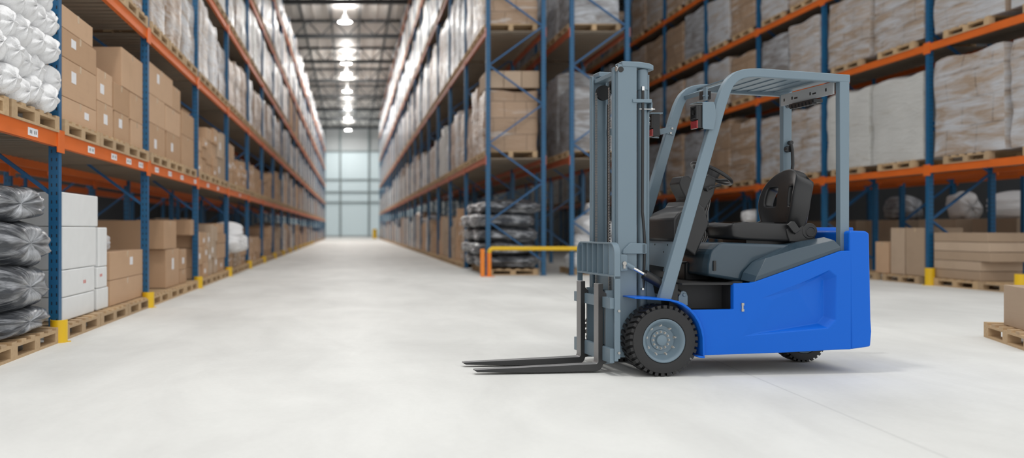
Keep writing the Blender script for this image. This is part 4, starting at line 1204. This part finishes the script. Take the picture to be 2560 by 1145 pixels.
# cylinder head plates
g = G(); pts = PL([(1555,152),(1600,154),(1624,158),(1634,163),(1634,176),(1622,172),(1600,168.5),(1555,166)], YA)
g.prism(pts, YA-0.004, YA+0.12); obj('head_plate', g, SLATE, mast, bevel=0.006)
obj('head_plate', G().prism(pts, YB-0.07, YB+0.054), SLATE, mast, bevel=0.006)
g = G(); g.prism(PL([(1581,247),(1629,248),(1629,257),(1581,256)], YA), YA-0.01, YA+0.09); g.prism(PL([(1621,257),(1624,257),(1624,279),(1618,280)], YA+0.05), YA, YA+0.08)
obj('cylinder_clamp', g, SLATE, mast, bevel=0.005)
g = G(); x, z = P(1595, 273, YA+0.02); g.cyl((x, YA+0.0, z), (P(1637, 273, YA)[0], YA+0.0, z), 0.004, 10); g.cyl((P(1627,273,YA)[0], YA, z), (P(1632,273,YA)[0], YA, z), 0.009, 6)
obj('clamp_bolt', g, CHROME, mast)
# lift cylinders
for yy in (YA+0.05, YB):
    xc = P(1605, 400, YA+0.05)[0]; g = G()
    zb2 = P(1605, 860, YA+0.05)[1]; g.cyl((xc, yy, zb2), (xc, yy, zt-0.16), 0.034, 24); g.cyl((xc, yy, zt-0.17), (xc, yy, zt-0.03), 0.040, 24)
    obj('lift_cylinder', g, SLATE, mast)
    g = G(); g.cyl((xc+0.05, yy+0.02, zb2), (xc+0.05, yy+0.02, zt-0.06), 0.012, 12); obj('guide_tube', g, SLATE, mast)
# chain and sheaves
for n_, yy in enumerate((YA+0.14, YB-0.10)):
    xs = P(1500, 300, YB)[0] if False else (x0+x1)/2-0.02
    zz = zt-0.14; rs_ = 0.055
    g = G(); g.lathe([(0,-0.014),(rs_,-0.014),(rs_,-0.01),(rs_-0.012,-0.008),(rs_-0.012,0.008),(rs_,0.01),(rs_,0.014),(0,0.014)], (xs, yy, zz), 'y', 32); obj('chain_sheave', g, BLACK_M, mast)
    g = G(); z = zz; k = 0
    xc = xs-rs_+0.004
    while z > 0.45:
        rr_ = 0.0085 if k % 2 == 0 else 0.0065
        g.box(xc-0.007, xc+0.004, yy-rr_, yy+rr_, z-0.016, z); g.cyl((xc-0.002, yy-0.011, z-0.004), (xc-0.002, yy+0.011, z-0.004), 0.0045, 6)
        z -= 0.019; k += 1
    obj('lift_chain', g, CHAINM, mast)
# hose
g = G(); pts = [P3(1607, 222, YA+0.0), P3(1607, 300, YA+0.0), P3(1606, 500, YA), P3(1606, 530, YA), P3(1609, 560, YA), P3(1612, 606, YA), P3(1611, 650, YA), P3(1609, 700, YA+0.02), P3(1606, 790, YA+0.04)]
hs = G(); hs.tube(pts, 0.0095, 10); obj('hydraulic_hose', hs, BLACK, mast)
g = G(); g.cyl(P3(1607, 216, YA), P3(1607, 226, YA), 0.012, 8); obj('hose_fitting', g, CHROME, mast)
g = G(); g.tube([(xi0+0.03, YA+0.22, zt-0.25), (xi0+0.03, YA+0.22, 0.5)], 0.008, 8); obj('hydraulic_hose', g, BLACK, mast)
# bracket across to the cylinder
g = G(); g.prism(PL([(1557,632),(1559,624),(1575,608),(1580,607),(1615,608),(1615,634),(1558,634)], YA-0.015), YA-0.015, YA+0.0); g.box(P(1603,620,YA)[0], P(1615,620,YA)[0], YA-0.015, YB+0.06, P(1610,633,YA)[1], P(1610,609,YA)[1])
obj('mast_bracket', g, SLATE, mast, bevel=0.003)
# tilt cylinder
yt = YA-0.04
g = G(); g.prism(PL([(1551,636),(1566,636),(1569,640),(1569,676),(1551,678)], yt-0.01), yt-0.012, YA); obj('tilt_lug', g, SLATE, mast, bevel=0.004)
g = G(); x, z = P(1561, 658, yt-0.015); g.cyl((x, yt-0.022, z), (x, yt-0.01, z), 0.014, 20); g.box(x-0.009, x+0.007, yt-0.020, yt-0.012, z-0.035, z); obj('tilt_pin', g, ZINC, mast)
A = Vector(P3(1567, 661, yt)); B = Vector(P3(1699, 735, yt)); D = B-A
tc_ = obj('tilt_cylinder', G().cyl(tuple(A+D*0.33), tuple(A+D*0.80), 0.034, 28).cyl(tuple(A+D*0.79), tuple(A+D*0.98), 0.028, 24), BLACK_M, fl)
obj('piston_rod', G().cyl(tuple(A+D*0.10), tuple(A+D*0.34), 0.0125, 20), CHROME, tc_)
obj('rod_end', G().cyl(tuple(A-D*0.02), tuple(A+D*0.12), 0.018, 16), SLATE, tc_)
g = G(); g.prism(PL([(1694,763),(1695,736),(1699,729),(1707,726),(1714,729),(1718,740),(1718,763)], yt-0.01), yt-0.02, yt-0.005); x, z = P(1707, 736, yt); g.cyl((x, yt-0.028, z), (x, yt-0.0, z), 0.012, 18)
obj('tilt_anchor', g, SLATE, fl, bevel=0.003)
# mast foot plates, drive axle cover
g = G(); g.prism(PL([(1600,745),(1604,700),(1632,706),(1640,745)], 0.2), 0.2, 0.215); g.prism(PL([(1604,735),(1680,735),(1700,770),(1690,800),(1604,790)], 0.22), 0.22, W-0.22)
obj('front_frame', g, SLATE, fl, smooth=None, bevel=0.004)
g = G(); x, z = P(1606, 722, 0.18); g.cyl((x, 0.17, z), (x, 0.2, z), 0.008, 12); obj('hose_fitting', g, CHROME, fl)

# ---- fork carriage
YC0, YC1 = 0.055, W-0.075
car = empty('fork_carriage', (0, 0, 0)); car.parent = fl
xb0, _ = P(1536, 700, YC0); xb1, _ = P(1551, 700, YC0)
ztop = P(1540, 606, YC0)[1]; zbr = P(1540, 690, YC0)[1]
def frame_loop(r=0.075, th=0.011):
    pts_o = [(YC0, zbr-0.02), (YC0, ztop-r)]+[(YC0+r-r*math.cos(t), ztop-r+r*math.sin(t)) for t in [PI/2*k/6 for k in range(1, 7)]]
    pts_o += [(YC1-r+r*math.sin(t), ztop-r+r*math.cos(t)) for t in [PI/2*k/6 for k in range(0, 7)]]+[(YC1, zbr-0.02)]
    r2_ = r-th
    pts_i = [(YC0+th, zbr-0.02), (YC0+th, ztop-r)]+[(YC0+r-r2_*math.cos(t), ztop-r+r2_*math.sin(t)) for t in [PI/2*k/6 for k in range(1, 7)]]
    pts_i += [(YC1-r+r2_*math.sin(t), ztop-r+r2_*math.cos(t)) for t in [PI/2*k/6 for k in range(0, 7)]]+[(YC1-th, zbr-0.02)]
    return pts_o+pts_i[::-1]
g = G(); g.prismx(frame_loop(), xb0, xb1)
br = obj('load_backrest', g, SLATE, car, smooth=30, bevel=0.002)
g = G(); g.box(xb0-0.0, xb1, YC0+0.01, YC1-0.01, zbr-0.008, zbr+0.004); obj('lower_rail', g, SLATE, br, smooth=None)
for k in range(1, 7):
    y = YC0+(YC1-YC0)*k/7; obj('upright_bar', G().box(xb0+0.003, xb1-0.003, y-0.005, y+0.005, zbr, ztop-0.008), SLATE, br, smooth=None)
zc0 = P(1536, 908, YC0)[1]
for y in (YC0, YC1-0.012):
    g = G(); g.prism([(xb0+0.003, zc0+0.012), (xb0+0.003, zbr), (xb1, zbr), (xb1, zc0+0.03), (xb1-0.014, zc0+0.03), (xb1-0.014, zc0+0.012)], y, y+0.012)
    obj('side_plate', g, SLATE, car, smooth=None, bevel=0.002)
g = G()
for v in (777, 882): x, z = P(1547, v, YC0); g.cyl((x, YC0-0.008, z), (x, YC0, z), 0.009, 12)
obj('plate_bolts', g, ZINC, car)
for v0, v1 in ((745, 772), (872, 908)):
    za, zb_ = P(1536, v1, YC0)[1], P(1536, v0, YC0)[1]
    if v0 == 872: za = max(za, 0.035)
    g = G(); g.box(xb0-0.026, xb0+0.006, YC0+0.012, YC1-0.012, za, zb_)
    if v0 == 745:
        for k in range(14): g.box(xb0-0.02, xb0-0.012, YC0+0.06+k*0.045, YC0+0.068+k*0.045, zb_, zb_+0.003)
    obj('fork_bar', g, SLATE, car, smooth=None, bevel=0.003)
g = G()
for y in (YC0+0.17, YC1-0.2): g.box(xb0+0.006, xb1+0.02, y, y+0.02, 0.06, P(1536, 730, YC0)[1])
obj('carriage_rib', g, SLATE, car, smooth=None)

# ---- forks
def fork(y0, wd):
    xs = P(1495.5, 800, 0.2)[0]; th = 0.036; ztp = P(1500, 709, 0.2)[1]; zbot = 0.012
    xt = P(1188, 925, 0.2)[0]
    n = 7; R1 = 0.055; R0 = 0.018
    pts = [(xt, zbot+0.016), (xt+0.004, zbot+0.024), (xs-R0, zbot+0.052)]
    pts += [(xs-R0+R0*math.sin(t), zbot+0.052+R0-R0*math.cos(t)) for t in [PI/2*k/n for k in range(1, n+1)]]
    pts += [(xs, ztp), (xs+th, ztp)]
    pts += [(xs+th, ztp-0.045), (xs+th+0.012, ztp-0.062), (xs+th+0.024, ztp-0.065), (xs+th+0.026, ztp-0.105), (xs+th, ztp-0.11)]
    zb3 = 0.062
    pts += [(xs+th, zb3+0.035), (xs+th+0.010, zb3+0.03), (xs+th+0.026, zb3+0.028), (xs+th+0.028, zb3+0.012), (xs+th+0.016, zb3+0.002), (xs+th, zb3)]
    pts += [(xs+th-R1+R1*math.cos(t), zbot+R1-R1*math.sin(t)) for t in [PI/2*k/n for k in range(1, n+1)]]
    pts += [(xt+0.40, zbot-0.004), (xt+0.16, zbot+0.002), (xt+0.02, zbot+0.006)]
    g = G(); g.prism(pts, y0, y0+wd)
    me = g.mesh('fork', 25)
    # taper the tip in plan
    for v in me.vertices:
        if v.co.x < xt+0.15:
            q = (xt+0.15-v.co.x)/0.15; c = y0+wd/2; v.co.y = c+(v.co.y-c)*(1-0.35*q*q)
    return me
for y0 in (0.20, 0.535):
    me = fork(y0, 0.085); me.materials.append(FORKM); me.materials.append(FORK_LIT)
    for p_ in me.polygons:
        if (p_.normal.z > 0.6 or p_.normal.x < -0.6) and abs(p_.normal.y) < 0.5: p_.material_index = 1  # top and front painted paler as if lit, along with real wear
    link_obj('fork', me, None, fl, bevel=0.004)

# ---- front cowl panel (between the legs of the guard), dash and column
def QY(u, v, uu0=1700, uu1=1611): pass
xa1, za1 = P(1693, 660, 0.12); xa2, za2 = P(1714, 588, 0.12)
sl = (xa2-xa1)/(za2-za1)
# outline in (y, z): measured across the truck
yc = [(0.10, 0.70), (0.10, 0.965), (0.24, 0.965), (0.25, 1.06), (0.37, 1.06), (0.44, 0.985), (0.52, 0.97), (W-0.1, 0.97), (W-0.1, 0.70)]
g = G(); vs = []
for off in (0, 0.012):
    for y, z in yc: vs.append((xa1+sl*(z-za1)+off-0.02, y, z))
m = len(yc)
g.add(vs, [tuple(range(m)), tuple(range(2*m-1, m-1, -1))]+[(i, i+m, (i+1)%m+m, (i+1)%m) for i in range(m)])
cowl = obj('front_cowl', g, SLATE, fl, smooth=None, bevel=0.003)
g = G()
for y, z in ((0.2, .85), (0.2, .80), (0.3, .88), (0.33, .83), (0.5, .88), (0.6, .82), (0.65, .87)):
    x = xa1+sl*(z-za1)-0.0215; g.box(x, x+0.004, y, y+0.006, z, z+0.012)
obj('slot', g, BLACK_M, cowl, smooth=None)
g = G(); g.prism(PL([(1618,660),(1690,672),(1700,715),(1700,745),(1690,750),(1640,700)], 0.25), 0.26, W-0.14); obj('lower_dash', g, BLACK_M, fl, smooth=None)
# dash console
g = G(); g.prism(PL([(1668,600),(1668,548),(1682,530),(1712,517),(1722,500),(1745,520),(1756,560),(1722,640)], 0.3), 0.2, 0.62)
dash = obj('dashboard', g, BLACK, fl, bevel=0.015, seg=3)
g = G(); g.prism(PL([(1706,520),(1709,497),(1696,472),(1692,458),(1699,441),(1716,440),(1724,450),(1740,466),(1744,500),(1736,525)], 0.4), 0.36, 0.52)
obj('display_head', g, BLACK, dash, bevel=0.008)
# steering column wedge
g = G(); g.prism(PL([(1712,590),(1752,470),(1764,440),(1770,435),(1789,444),(1788,460),(1784,484),(1722,596)], 0.34), 0.33, 0.50)
col_ = obj('steering_column', g, BLACK, fl, bevel=0.010, seg=3)
g = G(); a = Vector(P3(1772, 452, 0.41)); b = Vector(P3(1784, 428, 0.41)); g.cyl(tuple(a), tuple(b), 0.045, 24, 0.05); obj('column_collar', g, BLACK, col_)
g = G(); g.tube([P3(1766, 474, 0.33), P3(1778, 468, 0.31), P3(1800, 462, 0.28)], [0.014, 0.010, 0.008], 10); g.cyl(P3(1762,471,.335), P3(1770,471,.31), 0.016, 14); g.cyl(P3(1792,464,.29), P3(1803,461,.275), 0.011, 12)
obj('direction_lever', g, BLACK, col_)
# steering wheel: ring tilted back
c = Vector(P3(1779, 433, 0.41)); nrm = Vector((0.50, -0.06, 0.86)).normalized()
e1 = nrm.cross(Vector((0, 1, 0))).normalized(); e2 = nrm.cross(e1).normalized()
Rw = 0.150
g = G(); g.tube([c+(e1*math.cos(t)+e2*math.sin(t))*Rw for t in [2*PI*k/48 for k in range(48)]], 0.0135, 12, closed=True)
sw = obj('steering_wheel', g, BLACK, fl)
g = G(); hub = c-nrm*0.045
g.cyl(tuple(hub-nrm*0.02), tuple(hub+nrm*0.015), 0.035, 20)
for t in (0.2, 2.3, 4.4): q = c+(e1*math.cos(t)+e2*math.sin(t))*(Rw-0.004); g.tube([hub, hub+(q-hub)*0.6-nrm*0.006, q], [0.014, 0.011, 0.010], 8)
obj('spoke', g, BLACK, sw)
g = G(); kp = c+(e1*math.cos(-0.35)+e2*math.sin(-0.35))*(-Rw); 
# control levers: three bent tubes and their boot
def lever(dy, du):
    return [P3(1764+du, 470, 0.5+dy), P3(1765+du, 498, 0.5+dy), P3(1765+du-2, 512, 0.5+dy), P3(1759+du, 528, 0.5+dy), P3(1759+du, 590, 0.5+dy), P3(1757+du, 597, 0.5+dy), P3(1743+du, 624, 0.5+dy), P3(1742+du, 632, 0.5+dy), P3(1746+du, 638, 0.5+dy), P3(1762+du*.6, 647, 0.5+dy)]
LEV = flat('black_gloss_tube', (0.02, 0.02, 0.02), 0.12, coat=1.0)
for k in range(3):
    obj('control_lever', G().tube(lever(0.0, k*5.0), 0.0065, 10), LEV, fl)
g = G()
for k in range(6):
    t = k/5; a = Vector(P3(1760, 643, 0.5)); b = Vector(P3(1772, 662, 0.5)); c0 = a+(b-a)*t; hw = 0.035+0.012*t
    g.box(c0.x-hw*1.1, c0.x+hw, c0.y-hw, c0.y+hw, c0.z-0.004, c0.z+0.006); g.box(c0.x-hw, c0.x+hw*.9, c0.y-hw*.9, c0.y+hw*.9, c0.z-0.012, c0.z+0.006)
obj('lever_boot', g, BLACK, fl, smooth=None)
g = G(); g.prism(PL([(1752,672),(1754,660),(1776,658),(1776,692),(1752,690)], 0.4), 0.38, 0.6); obj('lever_base', g, BLACK, fl, bevel=0.008)
g = G(); g.prism(PL([(1714,600),(1721,598),(1724,606),(1722,612),(1714,612)], 0.35), 0.3, 0.36); obj('key_box', g, BLACK, fl, bevel=0.003)

# ---- seat
seat = empty('seat', (0, 0, 0)); seat.parent = fl
SY0, SY1 = 0.19, 0.65
ca = P(1819, 580, SY0); cb = P(1992, 600, SY0)
g = G()
prof = PL([(1817,561),(1821,594),(1838,598),(1900,601),(1975,604),(1994,598),(1994,564),(1975,557),(1930,556),(1900,555),(1855,553),(1828,556)], SY0)
g.prism(prof, SY0, SY1)
# round the plan of the front corners
me = g.mesh('seat_cushion', None)
bm = bmesh.new(); bm.from_mesh(me)
bmesh.ops.bisect_plane(bm, geom=bm.verts[:]+bm.edges[:]+bm.faces[:], plane_co=(0, (SY0+SY1)/2, 0), plane_no=(0, 1, 0))
for yy in (SY0+0.06, SY1-0.06): bmesh.ops.bisect_plane(bm, geom=bm.verts[:]+bm.edges[:]+bm.faces[:], plane_co=(0, yy, 0), plane_no=(0, 1, 0))
xfmin = min(v.co.x for v in bm.verts)
for v in bm.verts:
    q = abs(v.co.y-(SY0+SY1)/2)/((SY1-SY0)/2)
    if v.co.x < xfmin+0.12: v.co.x += 0.045*q**3
    if q < 0.8 and v.co.z > 0.99: v.co.z -= 0.012
bm.to_mesh(me); bm.free()
for p_ in me.polygons: p_.use_smooth = True
cu = link_obj('seat_cushion', me, BLACK, seat, bevel=0.018, seg=3)
g = G(); g.tube([P3(1830, 557, SY0+0.03), P3(1880, 556, SY0+0.03), P3(1935, 557, SY0+0.03)], 0.003, 6); obj('seam', g, BLACK_M, cu)
# backrest shell with two slots
def backrest():
    nS, nT = 22, 24; cx_ = (SY0+SY1)/2
    xb, zb_ = P(2000, 560, SY0); zt_ = P(2010, 414, SY0)[1]; hgt = zt_-zb_
    top = P(2022, 420, SY0)[0]
    verts = {}; bm = bmesh.new()
    def hw(t): # half width
        if t < 0.4: return 0.155+0.06*math.sin(t/0.4*PI/2)
        return 0.215*math.sqrt(max(0.0, 1-(((t-0.4)/0.6)**2.6)*0.86))
    hole_s = (3, 7); hole_t = (8, 16)
    def pos(i, j):
        s = -1+2*i/nS; t = j/nT; h = hw(t)
        y = cx_+h*s
        x = xb+0.010+(top-xb-0.02)*t - 0.075*abs(s)**2.4*(1-t**3) - 0.02*math.sin(t*PI)
        z = zb_+hgt*t-0.02*s*s*t**3
        return Vector((x, y, z))
    def insidehole(i, j):
        for a in (hole_s, (nS-hole_s[1], nS-hole_s[0])):
            if a[0] <= i < a[1] and hole_t[0] <= j < hole_t[1]: return True
        return False
    vs = [[bm.verts.new(pos(i, j)) for i in range(nS+1)] for j in range(nT+1)]
    for a in (hole_s, (nS-hole_s[1], nS-hole_s[0])):
        ci, cj = (a[0]+a[1])/2, (hole_t[0]+hole_t[1])/2; ri, rj = (a[1]-a[0])/2, (hole_t[1]-hole_t[0])/2
        for j in range(hole_t[0], hole_t[1]+1):
            for i in range(a[0], a[1]+1):
                if i in (a[0], a[1]) and j in (hole_t[0], hole_t[1]):
                    di = 1 if i == a[0] else -1; dj = 1 if j == hole_t[0] else -1
                    vs[j][i].co = pos(i, j)*0.5+(pos(i+di, j)+pos(i, j+dj))*0.25
    for j in range(nT):
        for i in range(nS):
            if not insidehole(i, j): bm.faces.new((vs[j][i], vs[j][i+1], vs[j+1][i+1], vs[j+1][i]))
    loose = [v for v in bm.verts if not v.link_faces]
    bmesh.ops.delete(bm, geom=loose, context='VERTS')
    me = bpy.data.meshes.new('backrest'); 
    bmesh.ops.recalc_face_normals(bm, faces=bm.faces)
    bm.faces.ensure_lookup_table()
    if sum(f.normal.x for f in bm.faces) > 0: bmesh.ops.reverse_faces(bm, faces=bm.faces)
    for f in bm.faces: f.smooth = True
    bm.to_mesh(me); bm.free(); return me
bk = link_obj('backrest', backrest(), BLACK, seat)
md = bk.modifiers.new('s', 'SOLIDIFY'); md.thickness = 0.125; md.offset = -1
md = bk.modifiers.new('u', 'SUBSURF'); md.levels = 1; md.render_levels = 2
g = G(); cxm = (SY0+SY1)/2
xb, zb_ = P(1996, 556, SY0)
# piping lines of the back pad
pts = [(xb-0.052, cxm-0.07, zb_+0.02), (xb-0.030, cxm-0.075, zb_+0.24), (xb-0.020, cxm-0.05, zb_+0.275), (xb-0.018, cxm+0.05, zb_+0.275), (xb-0.030, cxm+0.075, zb_+0.24), (xb-0.052, cxm+0.07, zb_+0.02)]
# side hinge covers
for yy, s in ((SY0-0.012, 1), (SY1-0.013, -1)):
    g = G(); x, z = P(2022, 577, SY0); g.cyl((x, yy, z), (x, yy+0.025, z), 0.058, 36)
    g.prism(PL([(1972,604),(1968,590),(1964,572),(1972,568),(1984,585),(1996,570),(2008,560),(2030,562),(2038,580),(2036,600),(2010,606)], SY0), yy+0.003, yy+0.022)
    hc = obj('recliner_cover', g, BLACK, seat, bevel=0.006, seg=2)
    if s == 1:
        g = G(); x, z = P(2024, 579, SY0); g.lathe([(0.030,-0.001),(0.034,-0.004),(0.038,-0.001)], (x, yy, z), 'y', 32); obj('hinge_ring', g, BLACK, hc)
g = G(); g.prism(PL([(1967,562),(1979,552),(1984,553),(1999,575),(1986,584),(1980,580)], SY0-0.02), SY0-0.035, SY0-0.008); obj('seat_lever', g, BLACK, seat, bevel=0.004)
g = G(); x, z = P(1905, 550, SY1); g.tube([(x-0.06, SY1+0.01, z-0.04), (x, SY1+0.012, z-0.012), (x+0.05, SY1+0.012, z-0.02)], 0.012, 8); obj('belt_buckle', g, BLACK, seat)
g = G(); g.box(P(1858,604,.3)[0], P(1990,604,.3)[0], SY0+0.07, SY1-0.07, P(1900,611,.2)[1], P(1900,600,.2)[1]); obj('seat_rail', g, BLACK_M, seat, smooth=None)


# every label stays within sixteen words
for o_ in COL.objects:
    l_ = o_.get('label')
    if l_ and len(l_.replace('-', ' ').split()) > 16: print('LONG', o_.name, l_)
